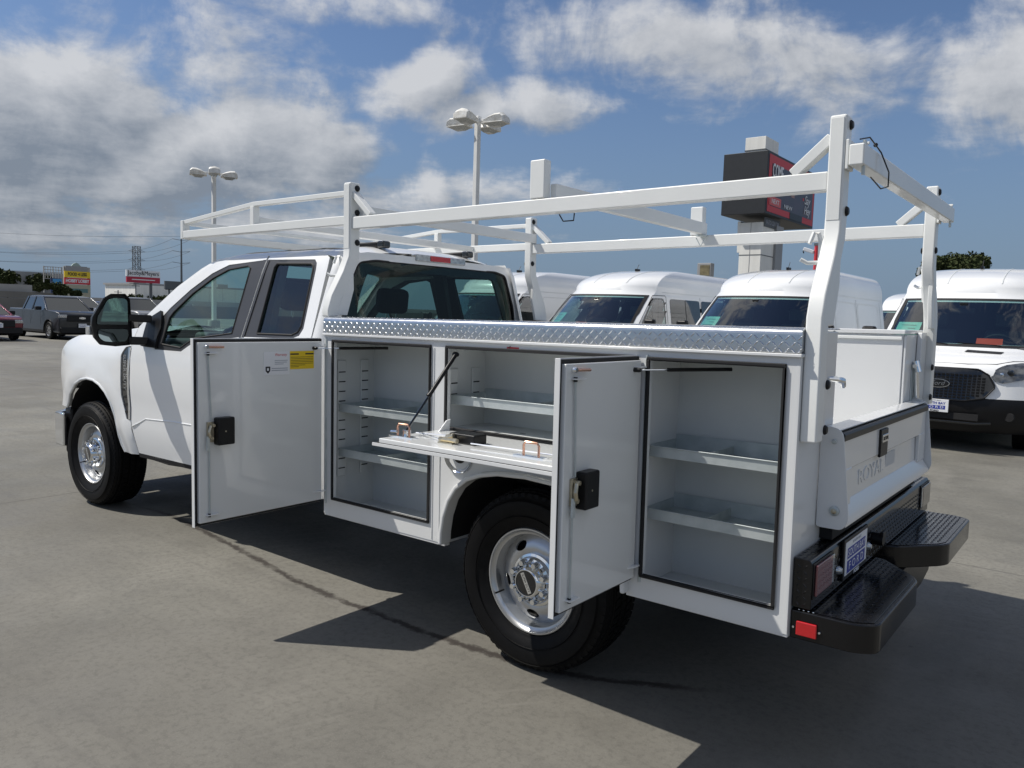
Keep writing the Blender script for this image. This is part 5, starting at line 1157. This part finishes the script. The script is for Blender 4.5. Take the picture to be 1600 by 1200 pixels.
# ================================================================== cars on the left
def car(name, label, cat, loc, L, Wd, Hh, belt, hood_z, paint, kind, wb, fo, wr=.36):
    """nose at x=0 running to +x; faces world +X after a half turn"""
    V = empty(name, label, cat, (loc[0], loc[1], 0), (0, 0, PI)); hw = Wd/2
    wx = [fo, fo+wb]; base = .26
    top = [(0.02, .62), (.0, hood_z-.24), (.04, hood_z-.12), (.16, hood_z-.04), (.5, hood_z+.01), (.9, hood_z+.035), (1.25, belt)]
    if kind == 'pickup': top += [(L-1.55, belt+.02), (L-1.5, belt+.02), (L-.03, belt+.02), (L, belt-.03), (L, .5)]
    else: top += [(L-.35, belt+.05), (L-.03, belt-.05), (L, .5)]
    bot = [(L-.05, base+.08)]
    for x in reversed(wx):
        r = wr+.07; bot += [(x+r*math.cos(a), wr+r*math.sin(a)) for a in [PI*k/12-.18*(1 if k == 0 else 0)+.18*(1 if k == 12 else 0) for k in range(13)]]
    bot += [(.05, base)]
    P = top+bot
    mb = MB()
    def fn(x, z, y):
        t = 1-.09*max(0, (.5-x)/.5)**2-.05*max(0, (x-L+.4)/.4)**2; t *= 1-.06*max(0, (z-.75)/.5)-.05*max(0, (.45-z)/.25)
        return (x, y*t, z)
    for s in (-1, 1): pass
    n = len(P); ys = [-hw, -hw*.96, hw*.96, hw]; vs = []
    for i, y in enumerate(ys):
        k = .985 if i in (0, 3) else 1
        vs += [fn(L/2+(x-L/2)*k, .7+(z-.7)*(1 if i in (1, 2) else .965), y) for x, z in P]
    fs = [tuple(range(n)), tuple(3*n+j for j in range(n))]+[(i*n+j, i*n+(j+1) % n, (i+1)*n+(j+1) % n, (i+1)*n+j) for i in range(3) for j in range(n)]
    mb.add(vs, fs); bd = build('car_body', mb, paint, V, bevel=.045, seg=3)
    x0, x1 = 1.15, (L-1.55 if kind == 'pickup' else L-.25)
    rx0, rx1 = x0+.85, (x1-.18 if kind == 'pickup' else x1-.55); bw, rw_ = hw*.93, hw*.72; zb = belt-.02
    vs = [(x0, -bw, zb), (x1, -bw, zb), (x1, bw, zb), (x0, bw, zb), (rx0, -rw_, Hh-.03), (rx1, -rw_, Hh-.03), (rx1, rw_, Hh-.03), (rx0, rw_, Hh-.03)]
    build('greenhouse', MB().add(vs, [(0, 1, 5, 4), (1, 2, 6, 5), (2, 3, 7, 6), (3, 0, 4, 7)]), DARKGLASS, V, bevel=.05, seg=3)
    rf = MB().prism([(rx0-.10, Hh-.075), (rx0+.12, Hh-.02), ((rx0+rx1)/2-.1, Hh+.012), (rx1-.15, Hh-.005), (rx1+.07, Hh-.06), (rx1, Hh-.085), (rx0, Hh-.085)], lambda a_, b_, t: (a_, t*(1-.10*max(0, (b_-Hh+.04)/.05)), b_), -rw_-.025, rw_+.025)
    build('roof', rf, paint, V, bevel=.035, seg=3)
    for s in (-1, 1):
        for (ax, az_), (bx, bz) in (((x0-.02, zb), (rx0-.03, Hh-.04)), ((x1+.01, zb), (rx1+.02, Hh-.04))):
            build('pillar', MB().rtube([(ax, s*bw, az_), (bx, s*rw_, bz)], .06 if ax < L/2 else .14, .05, (1, 0, 0)), paint, V, bevel=.01)
        xm_ = (x0+x1)/2+.25; build('door_post', MB().rtube([(xm_, s*(bw+.008), zb), (xm_+.02, s*(rw_+.008), Hh-.05)], .09, .02, (1, 0, 0)), BLACK, V)
        build('door_mirror', MB().box(x0+.35, x0+.55, s*(hw-.02), s*(hw+.20), belt-.02, belt+.13), BLACK, V, bevel=.03)
        build('headlight', MB().box(-.005, .22, s*(hw*.60), s*(hw*.915), hood_z-.26, hood_z-.13), CLEARLENS, V, bevel=.02)
        for xd in (x0+.45, xm_+.03, x1-.1): build('door_gap', MB().box(xd, xd+.012, s*(hw-.0), s*(hw+.0015), .42, belt-.05), RUBBER, V)
        build('sill_trim', MB().box(fo+.45, fo+wb-.45, s*(hw-.03), s*(hw+.006), .27, .38), BLACK, V, bevel=.01)
        for x in wx:
            w = MB().lathe([(wr*.62, .02), (wr*.64, -.005), (wr*.9, -.01), (wr*.97, .01), (wr, .04), (wr, .20), (.0, .20)], 28, c=(x, 0, 0)); w.v = [(a, s*(hw-.01-b), c+wr) for a, b, c in w.v]; wo_ = build('wheel', w, TYRE, V)
            sp = MB().lathe([(wr*.58, .01), (wr*.62, .0), (wr*.62, .05)], 24, c=(x, 0, 0))
            for k in range(10):
                t = 2*PI*k/10; u_ = Vector((math.cos(t), 0, math.sin(t))); v_ = Vector((-math.sin(t), 0, math.cos(t))); sp.obox(Vector((x, .03, 0))+u_*wr*.32, u_*wr*.29, v_*.022, (0, .012, 0))
            sp.v = [(a, s*(hw-.01-b), c+wr) for a, b, c in sp.v]; build('wheel_spokes', sp, STEELWHEEL, wo_)
            bk = MB().lathe([(0, .07), (wr*.6, .07)], 16, c=(x, 0, 0)); bk.v = [(a, s*(hw-.01-b), c+wr) for a, b, c in bk.v]; build('wheel_backing', bk, DARK, wo_)
            al = MB().tube([(x+(wr+.085)*math.cos(PI*k/14), s*(hw-.005), wr+(wr+.085)*math.sin(PI*k/14)) for k in range(15)], .025, 6); build('arch_trim', al, BLACK if kind != 'hatch' else paint, V)
    build('arch_void', MB().box(fo-.5, fo+.5, -hw*.8, hw*.8, .3, .85).box(fo+wb-.5, fo+wb+.5, -hw*.8, hw*.8, .3, .85), DARK, V, smooth=0)
    build('under_tray', MB().box(.25, L-.2, -hw*.85, hw*.85, .20, .34), DARK, V)
    g = build('grille', MB().box(-.025, .05, -hw*.62, hw*.62, hood_z-.40, hood_z-.14), BLACK, V, bevel=.02)
    build('grille_badge', MB().add([(-.035+h, .13*math.cos(2*PI*k/16), hood_z-.26+.045*math.sin(2*PI*k/16)) for h in (0, .02) for k in range(16)], [tuple(range(16)), tuple(range(16, 32))]+[(k, (k+1) % 16, 16+(k+1) % 16, 16+k) for k in range(16)]), CHROME, g)
    build('lower_bumper', MB().box(-.03, .30, -hw*.90, hw*.90, .26, .50), BLACK, V, bevel=.04)
    pl = build('dealer_plate', MB().box(-.045, -.03, -.155, .155, .50, .66), P_WHITE, V); text('plate_lettering', 'SOUTH BAY', .04, (-.046, 0, .61), (0, -1, 0), (0, 0, 1), P_BLUE, pl, ext=.001, width=.26); text('plate_lettering', 'FORD', .05, (-.046, 0, .545), (0, -1, 0), (0, 0, 1), P_BLUE, pl, ext=.001, width=.2)
    return V
car('parked_pickup', 'dark grey four-door pickup parked facing the lot at the far left', 'pickup truck', (-29.9, 10.52), 5.07, 1.86, 1.76, 1.18, 1.14, PAINT_GREY, 'pickup', 3.07, .88)
car('parked_car', 'dark red car cut off by the left edge of the view', 'car', (-29.4, 7.35), 4.5, 1.84, 1.45, .98, .92, PAINT_RED, 'hatch', 2.7, .85, .34)
car('parked_suv', 'silver estate car seen behind the truck mirror', 'car', (-36.5, 17.0), 4.9, 1.95, 1.86, 1.20, 1.14, PAINT_SIL, 'suv', 2.95, .85, .38)
car('parked_pickup', 'pale silver pickup half hidden behind the dark grey pickup', 'pickup truck', (-37.0, 14.1), 5.5, 1.98, 1.80, 1.28, 1.22, PAINT_SIL, 'pickup', 3.3, .9, .39)
car('parked_car', 'small blue car below the roadside signs', 'car', (-78, 33.5), 4.4, 1.8, 1.6, 1.0, .95, PAINT_BLUE, 'hatch', 2.6, .85, .34)

# ================================================================== lamp posts
def lamp_post(label, x, y, H, arms, rot=0):
    P = empty('lamp_post', label, 'lamp post', (x, y, 0), (0, 0, rot), 'parking lot lamp posts')
    build('pole', MB().rtube([(0, 0, 0), (0, 0, H-.15)], [.22, .17], .20, (1, 0, 0)), POLEW, P, bevel=.02)
    build('pole_base', MB().lathe([(.0, .75), (.30, .75), (.32, .70), (.32, 0)], 20, axis='Z'), CONC_L, P)
    build('pole_cap', MB().box(-.10, .10, -.10, .10, H-.17, H-.05), POLEW, P, bevel=.02)
    for (ax_, ay_) in arms:
        d = Vector((ax_, ay_, 0)).normalized(); e = Vector((-d.y, d.x, 0)); u = Vector((0, 0, 1))
        build('lamp_arm', MB().obox(d*.28+u*(H-.22), d*.20, e*.05, u*.05), POLEW, P, bevel=.01)
        pr = [(.36, -.16), (.42, -.02), (.62, .10), (.86, .19), (1.10, .20), (1.22, .08), (1.24, -.16)]
        hs = MB(); vs = []; W_ = (.15, .26, .30, .30, .27, .22, .20)
        for k, (a, b) in enumerate(pr):
            for t in (-1, -.8, 0, .8, 1): vs.append(d*a+e*(.29*t*(.7 if k in (0,) else 1))+u*(H-.20+(b+.16)*(1-.35*abs(t)**3)-.16))
        fs = [(k*5+j, k*5+j+1, (k+1)*5+j+1, (k+1)*5+j) for k in range(6) for j in range(4)]+[(0, 5, 10, 15, 20, 25, 30), (4, 34, 29, 24, 19, 14, 9)]
        hs.add(vs, fs); h = build('lamp_head', hs, LAMPW, P, smooth=30)
        build('lamp_rim', MB().obox(d*.80+u*(H-.375), d*.44, e*.29, u*.016), LAMPW, h, bevel=.01)
        ln = MB(); vs = [tuple(d*(.80+.36*a)+e*.24*b+u*(H-.39)) for a, b in ((-1, -1), (1, -1), (1, 1), (-1, 1))]+[tuple(d*(.80+.18*a)+e*.12*b+u*(H-.50)) for a, b in ((-1, -1), (1, -1), (1, 1), (-1, 1))]
        ln.add(vs, [(0, 1, 5, 4), (1, 2, 6, 5), (2, 3, 7, 6), (3, 0, 4, 7), (4, 5, 6, 7)]); build('lamp_lens', ln, CLEARLENS, h, smooth=0)
    return P
lamp_post('tall white lamp post with four heads rising above the middle of the rack', -16.5, 19.1, 9.0, [(1, .15), (-1, -.15), (.15, -1), (-.15, 1)])
lamp_post('white twin-headed lamp post above the truck cab, at left', -37.0, 20.6, 9.05, [(.55, 1), (-.55, -1), (1, -.55)])

# ================================================================== sign tower
S0 = empty('sign_tower', 'white panelled sign pylon carrying a black and red display', 'sign', (-16.2, 47, 0))
def sbx(name, x0, x1, y0, y1, z0, z1, m_, p=S0, bev=.0, lab=None): return build(name, MB().box(x0+16.2, x1+16.2, y0-47, y1-47, z0, z1), m_, p, bevel=bev, label=lab)
PANELW = mat('white_clad_panel', (.80, .79, .74), .5, var=.12, vscale=.4, aniso=(6, 6, .3)); PANELG = mat('grey_clad_panel', (.30, .30, .30), .45, var=.1, vscale=.5)
sbx('tower_shaft', -17.0, -15.55, 45.9, 49.3, 0, 8.0, PANELW, bev=.02)
sbx('tower_recess', -15.55, -15.40, 48.1, 49.4, 0, 8.0, PANELG)
for z in (2.0, 4.0, 5.9): sbx('panel_joint', -17.02, -15.53, 45.885, 49.2, z, z+.05, STEELD)
for x in (-16.3,): sbx('panel_joint', x, x+.02, 45.88, 45.9, 0, 8, PANELG)
sbx('tower_cap', -17.1, -15.75, 46.2, 48.5, 12.45, 13.45, PANELW, bev=.02)
sbx('cap_joint', -17.12, -15.73, 46.15, 48.55, 12.60, 12.66, STEELD)
wg = MB().add([(-.95, -1.1, 6.1), (-.80, -1.1, 6.1), (-.80, -1.1, 8.1), (-1.0, -1.1, 8.1), (-.95, 1, 6.1), (-.80, 1, 6.1), (-.80, 1, 8.1), (-1.0, 1, 8.1)], [(0, 1, 2, 3), (4, 5, 6, 7), (0, 1, 5, 4), (1, 2, 6, 5), (2, 3, 7, 6), (3, 0, 4, 7)]); build('tower_wedge', wg, PANELW, S0)
disp = sbx('display_box', -18.0, -15.09, 45.0, 54.4, 8.42, 12.28, mat('black_cabinet', (.016, .018, .021), .5, var=.2), bev=.03)
xf = -15.085
SCR = [('screen_border', 45.25, 54.25, 8.58, 12.12, P_RED, .0), ('screen_field', 45.75, 53.9, 8.98, 11.6, mat('screen_dark', (.018, .016, .028), .35, var=.6, vscale=.8, c2=(.05, .02, .04)), .01)]
for n_, a, b, c, d, m_, o in SCR: sbx(n_, xf+o, xf+o+.012, a, b, c, d, m_, disp)
sbx('screen_foot', xf+.02, xf+.03, 46.0+3.4, 51.9, 8.56, 9.0, BLACK, disp)
sbx('screen_banner', xf+.03, xf+.04, 45.5, 47.6, 9.02, 9.58, mat('banner_red', (.62, .10, .10), .5), disp)
O_ = (16.2, -47)
def stx(s_, size, y, z, m_, w, up_=(0, 0, 1), **k): text('sign_lettering', s_, size, (xf+.045+O_[0], y+O_[1], z), (0, 1, 0), up_, m_, disp, ext=.01, width=w, **k)
stx('COME', 1.2, 46.75, 11.15, P_WHITE, 1.9, bold=.02); stx('NEXT', .42, 46.55, 9.28, P_WHITE, 1.3); stx('LINE  NOW', .36, 49.3, 9.72, P_WHITE, 2.2) if 0 else stx('NEW', .36, 48.95, 9.22, P_WHITE, 1.5)
stx("Say", .85, 52.7, 10.15, P_WHITE, 1.2, shear=.3); stx("Hey", .85, 52.75, 9.45, P_WHITE, 1.3, shear=.3)
random.seed(3)
for k in range(14):
    y = 48.3+random.random()*4.0; z = 9.95+random.random()*1.3; sz = .15+random.random()*.3
    sbx('screen_splash', xf+.024, xf+.028, y, y+sz*1.5, z, z+sz, [P_RED, mat('splash_green', (.05, .14, .06), .5), mat('splash_tan', (.35, .20, .16), .5)][k % 3], disp)
text('tower_lettering', 'AUTOMOTIVE', .42, (-15.535+O_[0]+.005, 47.6-47, 8.05), (0, 1, 0), (0, 0, 1), P_GREY, S0, ext=.01, width=2.0) if 0 else None
bd_ = sbx('tower_name_board', -15.53, -15.50, 46.1, 48.9, 7.75, 8.35, STEELD, S0); text('tower_lettering', 'AUTO CENTER', .40, (-15.49+O_[0], .5, 8.05), (0, 1, 0), (0, 0, 1), P_GREY, bd_, ext=.01, width=2.3)
# red pole with camera
RP_ = empty('camera_pole', 'slim red post with a small white security camera beside the sign tower', 'pole', (-4.03, 20, 0))
build('post', MB().tube([(0, 0, 0), (0, 0, 3.86)], .055, 12), P_RED, RP_)
build('post_cap', MB().box(-.06, .06, -.06, .06, 3.86, 3.93), STEELD, RP_)
cmr = build('camera_head', MB().obox((-.20, -.05, 3.72), (.14, .03, -.05), (0, .05, 0), (.02, 0, .05)), P_WHITE, RP_, bevel=.02); build('camera_lens', disc((-.33, -.08, 3.68), (-1, -.2, -.3), .04, .03, 10), BLACK, cmr)
# small square sign beyond
SS = empty('roadside_sign', 'small grey boxed sign on a post beyond the white vans', 'sign', (-21.1, 50, 0))
build('sign_post', MB().box(-.08, .08, -.08, .08, 0, 4.8), STEELD, SS); build('sign_box', MB().box(-.55, .50, -.3, .3, 4.75, 5.75), PANELG, SS, bevel=.03); build('sign_face', MB().box(-.32, .42, -.32, -.305, 4.85, 5.6), mat('olive_print', (.20, .17, .09), .6, var=.5, vscale=4), SS)

# ================================================================== far left: freeway wall, billboards, pylon
def thing(name, label, cat, mb, m_, **k):
    o = build(name, mb, m_, None, **k); o['label'] = label; o['category'] = cat; return o
fwW = empty('freeway_ramp', 'long grey concrete freeway ramp with parapet behind the parked cars', 'ramp', (-90, 40, 0))
build('parapet', MB().box(-.2, .2, -42, -9, 2.35, 3.15), CONC_L, fwW); build('ramp_deck', MB().box(-.05, 6, -42, -9, 1.75, 2.35), CONC_D, fwW)
build('lower_wall', MB().box(.6, 1.0, -42, -9, .9, 1.7), CONC_L, fwW); build('lower_wall_dark', MB().box(1.2, 6, -42, -9, 0, 1.7), CONC_D, fwW)  # pale lower wall and a darker concrete block
build('parapet_low', MB().box(-.2, .2, -9, 60, 1.45, 2.05), CONC_L, fwW); build('ramp_wall_low', MB().box(-.05, 6, -9, 60, 0, 1.45), CONC_D, fwW)
for k in range(7): build('parapet_rail_post', MB().box(.25, .35, -41+k*4.6, -40.9+k*4.6, 3.15, 3.3), STEELD, fwW)
for k in range(12): build('wall_pier', MB().box(.3, .6, -40+k*8.2, -39.4+k*8.2, 0, 1.7), CONC_L, fwW)
W2 = empty('long_warehouse', 'pale low warehouse on the horizon below the red and white billboard', 'building', (-260, 130, 0))
for k in range(14): build('wall_bay', MB().box(0, 20, -14+k*5.0, -14+k*5.0+4.9, 0, 7.3), PANELW, W2)
build('flat_roof', MB().box(-.3, 20, -14.5, 57, 7.3, 7.9), PANELG, W2)
for k in range(16): build('loading_door', MB().box(-.4, -.1, -13+k*4.3, -11.4+k*4.3, 0, 3.5), STEELD, W2)
for k in range(4): build('roof_unit', MB().box(3, 7, -8+k*15, -4+k*15, 7.9, 9.3), PANELG, W2)
W3 = empty('office_block', 'low grey building with trees at the far left edge', 'building', (-230, 84, 0))
build('block_wall', MB().box(0, 15, -22, 2, 0, 8.6), PANELG, W3)
for k in range(6): build('window_band', MB().box(-.1, 0, -21+k*3.7, -18.2+k*3.7, 5.8, 7.2), DARKGLASS, W3)

def foliage(name, label, cat, loc, h, r, crown_z, n, seed, trunk=True, sz=.28, flat=.7):
    R_ = random.Random(seed); E_ = empty(name, label, cat, loc)
    if trunk:
        build('trunk', MB().tube([(0, 0, 0), (.1, 0, h*.3), (-.05, .1, h*.55)], [.18, .14, .10], 8), BARK, E_)
        for k in range(5):
            a = R_.random()*2*PI; build('limb', MB().tube([(0, .05, h*.45), (math.cos(a)*r*.35, math.sin(a)*r*.35, h*.65), (math.cos(a)*r*.7, math.sin(a)*r*.7, h*.8)], [.08, .05, .02], 6), BARK, E_)
    cl = [((R_.random()-.5)*2*r*.75, (R_.random()-.5)*2*r*.75, crown_z+(R_.random()-.5)*r*flat, r*(.25+.25*R_.random())) for _ in range(14)]
    mb = MB()
    for k in range(n):
        cx_, cy_, cz_, cr = R_.choice(cl); v = Vector((R_.gauss(0, 1), R_.gauss(0, 1), R_.gauss(0, .8))).normalized()*cr*(R_.random()**.4)
        c = Vector((cx_, cy_, cz_))+v; a = Vector((R_.gauss(0, 1), R_.gauss(0, 1), R_.gauss(0, 1))).normalized(); b = a.orthogonal().normalized(); s_ = sz*(.5+R_.random())
        mb.add([c-a*s_, c-b*s_*.5, c+a*s_, c+b*s_*.5], [(0, 1, 2, 3)])
    build('crown', mb, LEAF, E_, smooth=0, kind='stuff'); return E_
foliage('shade_tree', 'dark green tree showing above the roof of the right-hand van', 'tree', (-7.0, 60, 0), 6.7, 2.2, 6.05, 12000, 11, sz=.12, flat=.55)
for i, (x, y, r, z, lab) in enumerate([(-84, 29.6, .6, 2.9, 'round dark bush left of the pickup roof, on the ramp edge'), (-84, 31.5, .95, 2.75, 'wide dark bush below the yellow roadside sign'), (-84, 33.0, .5, 2.3, 'low dark bush right of the yellow roadside sign')]):
    foliage('roadside_bush', lab, 'bush', (x, y, 0), 3, r, z, 1600, 20+i, trunk=False, sz=.16)
for i, (x, y, lab) in enumerate([(-215, 66, 'leftmost tree before the grey office block'), (-215, 72, 'middle tree before the grey office block'), (-215, 79, 'right-hand tree before the grey office block')]):
    foliage('street_tree', lab, 'tree', (x, y, 0), 7, 3.2, 6.6, 900, 40+i, sz=.6)
for i, (x, y, lab) in enumerate([(-215, 103.5, 'small dark tree left of the red and white billboard post'), (-215, 112, 'small dark tree under the red and white billboard')]):
    foliage('street_tree', lab, 'tree', (x, y, 0), 4, 2.0, 2.9, 600, 60+i, sz=.35)
foliage('distant_tree_line', 'dark tree mass low on the horizon behind the mirror', 'trees', (-240, 122, 0), 4, 2.5, 2.4, 500, 70, trunk=False, sz=.5)

X0 = -150
B1 = empty('plaza_sign', 'tall plaza sign with yellow and red tenant panels and a peaked top', 'sign', (X0, 60.9, 0))
def b1(n_, y0, y1, z0, z1, m_, d=.0, th=.3, lab=None): return build(n_, MB().box(d, d+th, y0-60.9, y1-60.9, z0, z1), m_, B1, label=lab)
b1('sign_post', 58.7, 59.2, 0, 7.9, CONC_L, -.3); b1('sign_post', 62.8, 63.3, 0, 7.9, CONC_L, -.3); b1('top_panel', 58.9, 62.7, 7.0, 8.0, PANELG)
build('peak', MB().prism([(59.9-60.9, 8.0), (60.3-60.9, 8.45), (60.75-60.9, 8.65), (61.2-60.9, 8.45), (61.6-60.9, 8.0)], lambda a, b, t: (t, a, b), 0, .3), mat('pale_green_metal', (.30, .38, .34), .5), B1)
yp_ = b1('tenant_panel', 58.7, 63.2, 5.9, 7.05, P_YEL, .05); text('sign_lettering', 'FOOD 4 LESS', .8, (.37, 0, 6.5), (0, 1, 0), (0, 0, 1), P_BLACK, yp_, ext=.02, width=3.3, bold=.02)
rp_ = b1('tenant_panel', 58.7, 63.2, 4.7, 5.85, P_RED, .05); text('sign_lettering', 'HOBBY LOBBY', .8, (.37, 0, 5.28), (0, 1, 0), (0, 0, 1), P_WHITE, rp_, ext=.02, width=4.1, bold=.03)
b1('tenant_panel', 58.7, 63.2, 2.4, 4.65, mat('beige_panel', (.40, .38, .28), .6), .05); b1('tenant_strip', 59.3, 62.7, 3.2, 3.9, mat('teal_panel', (.10, .20, .20), .6), .36, .05)
B2 = empty('scaffold_sign', 'bare lattice sign frame with a blue panel at far left', 'sign', (X0, 56.8, 0))
for y in (-1.5, .05, 1.55): build('frame_post', MB().box(0, .14, y-.07, y+.07, 0, 7.7), CONC_L, B2)
for z in (7.6, 7.1, 6.6, 6.1, 5.5): build('frame_bar', MB().box(.02, .12, -1.5, 1.6, z-.05, z+.05), CONC_L, B2)
for k in range(7): build('frame_slat', MB().box(.03, .10, -1.3+k*.45, -1.22+k*.45, 5.6, 7.6), CONC_L, B2)
build('blue_panel', MB().box(.2, .4, -.5, 1.4, 2.9, 5.6), mat('navy_panel', (.03, .05, .14), .4, var=.4), B2); build('sky_print', MB().box(.41, .43, -.15, 1.35, 4.6, 5.5), mat('azure_print', (.06, .28, .55), .4), B2); build('grey_print', MB().box(.41, .43, -.1, 1.3, 3.1, 4.5), mat('grey_photo_print', (.20, .22, .24), .5, var=.5), B2)
B3 = empty('billboard', 'wide white billboard with red lower band on a steel post', 'billboard', (X0, 73.2, 0))
w3 = build('white_board', MB().box(0, .4, -3.3, 3.4, 6.75, 8.0), P_WHITE, B3); r3 = build('red_board', MB().box(.02, .45, -3.25, 3.35, 5.6, 6.72), mat('crimson_print', (.42, .02, .05), .5), B3)
text('board_lettering', 'Jacoby&Meyers', 1.15, (.43, 0.05, 7.45), (0, 1, 0), (0, 0, 1), P_BLACK, w3, ext=.02, width=6.2); build('print_bar', MB().box(.46, .47, -2.3, 2.3, 6.10, 6.26), P_WHITE, r3)
build('board_post', MB().tube([(-.2, 1.75, 0), (-.2, 1.75, 6)], .30, 12), STEELD, B3); build('catwalk', MB().box(.4, 1.0, -2.8, -1.2, 5.35, 5.45), STEELD, B3)
B4 = empty('dark_billboard', 'dark billboard seen from behind next to the truck windscreen pillar', 'billboard', (X0, 80.6, 0))
build('board_back', MB().box(0, .4, -3.0, 3.4, 4.6, 6.25), STEELD, B4); build('board_post', MB().tube([(.3, -2.1, 0), (.3, -2.1, 4.8)], .20, 10), STEELD, B4); build('board_frame', MB().box(.4, .5, -3.0, 3.4, 4.5, 4.62), BLACK, B4)
# lattice pylon
PY = Vector((-328, 160, 0)); PL = empty('power_pylon', 'steel lattice power pylon behind the red and white billboard', 'pylon', PY)
def tier(z0, z1, w0, w1):
    m_ = MB(); c = lambda z, w: [Vector((a*w, b*w, z)) for a, b in ((-1, -1), (1, -1), (1, 1), (-1, 1))]
    A, B = c(z0, w0), c(z1, w1)
    for k in range(4): m_.tube([A[k], B[k]], .15, 4); m_.tube([A[k], B[(k+1) % 4]], .08, 4); m_.tube([A[(k+1) % 4], B[k]], .08, 4); m_.tube([B[k], B[(k+1) % 4]], .08, 4)
    build('lattice_section', m_, STEELD, PL, smooth=0)
hs_ = [0, 5, 9, 12.5, 15.5, 18, 20.5, 23, 25.5]
for k in range(8): tier(hs_[k], hs_[k+1], max(1.15, 2.0-.2*k), max(1.15, 1.8-.2*k))
arms_z = (23.3, 19.6, 15.8)
dv = Vector((.45, .89, 0))
for z in arms_z:
    for s in (-1, 1): build('cross_arm', MB().tube([dv*s*1.0+Vector((0, 0, z+1.0)), dv*s*3.4+Vector((0, 0, z)), dv*s*1.0+Vector((0, 0, z))], .13, 4), STEELD, PL)
MP = Vector((-292, 160, 0)); ML = empty('power_pole', 'tall steel power pole at the left of the truck windscreen', 'pole', MP)
build('mast', MB().tube([(0, 0, 0), (0, 0, 28.5)], [.55, .25], 10), STEELD, ML)
for z in (26.8, 22.2, 17.8):
    for s in (-1, 1): build('cross_arm', MB().tube([(0, 0, z), dv*s*3.2+Vector((0, 0, z+.4))], .12, 4), STEELD, ML)
wi = 0
def wire(a, b, sag, lab):
    pts = [Vector(a).lerp(Vector(b), t/16)-Vector((0, 0, sag*4*(t/16)*(1-t/16))) for t in range(17)]
    o = thing('power_line', lab, 'power line', MB().tube(pts, .055, 4, False), STEELD); o['group'] = 'power lines across the left sky'
lev = ['upper', 'middle', 'lower']
for k, z in enumerate(arms_z):
    for s, sd in ((-1, 'near'), (1, 'far')):
        a = PY+dv*s*3.4+Vector((0, 0, z))
        wire(a, (-430, 60+s*9, z+6), 5, '%s %s-side power line running left from the lattice pylon' % (lev[k], sd))
        wire(a, MP+dv*s*3.2+Vector((0, 0, (26.8, 22.2, 17.8)[k]+.4)), 1.0, '%s %s-side power line between the pylon and the steel pole' % (lev[k], sd))
wire(MP+Vector((0, 0, 28.4)), (-430, 74, 34), 3, 'topmost power line running left from the steel pole')
for k, (x, y, h) in enumerate([(-200, 96.5, 6.6), (-215, 99, 5.0)]):
    o = thing('utility_pole', ['thin dark utility pole left of the red and white billboard', 'short utility pole right of the plaza sign'][k], 'pole', MB().tube([(x, y, 0), (x, y, h)], .14, 8).box(x-.1, x+.1, y-1, y+1, h-.6, h-.45), STEELD)
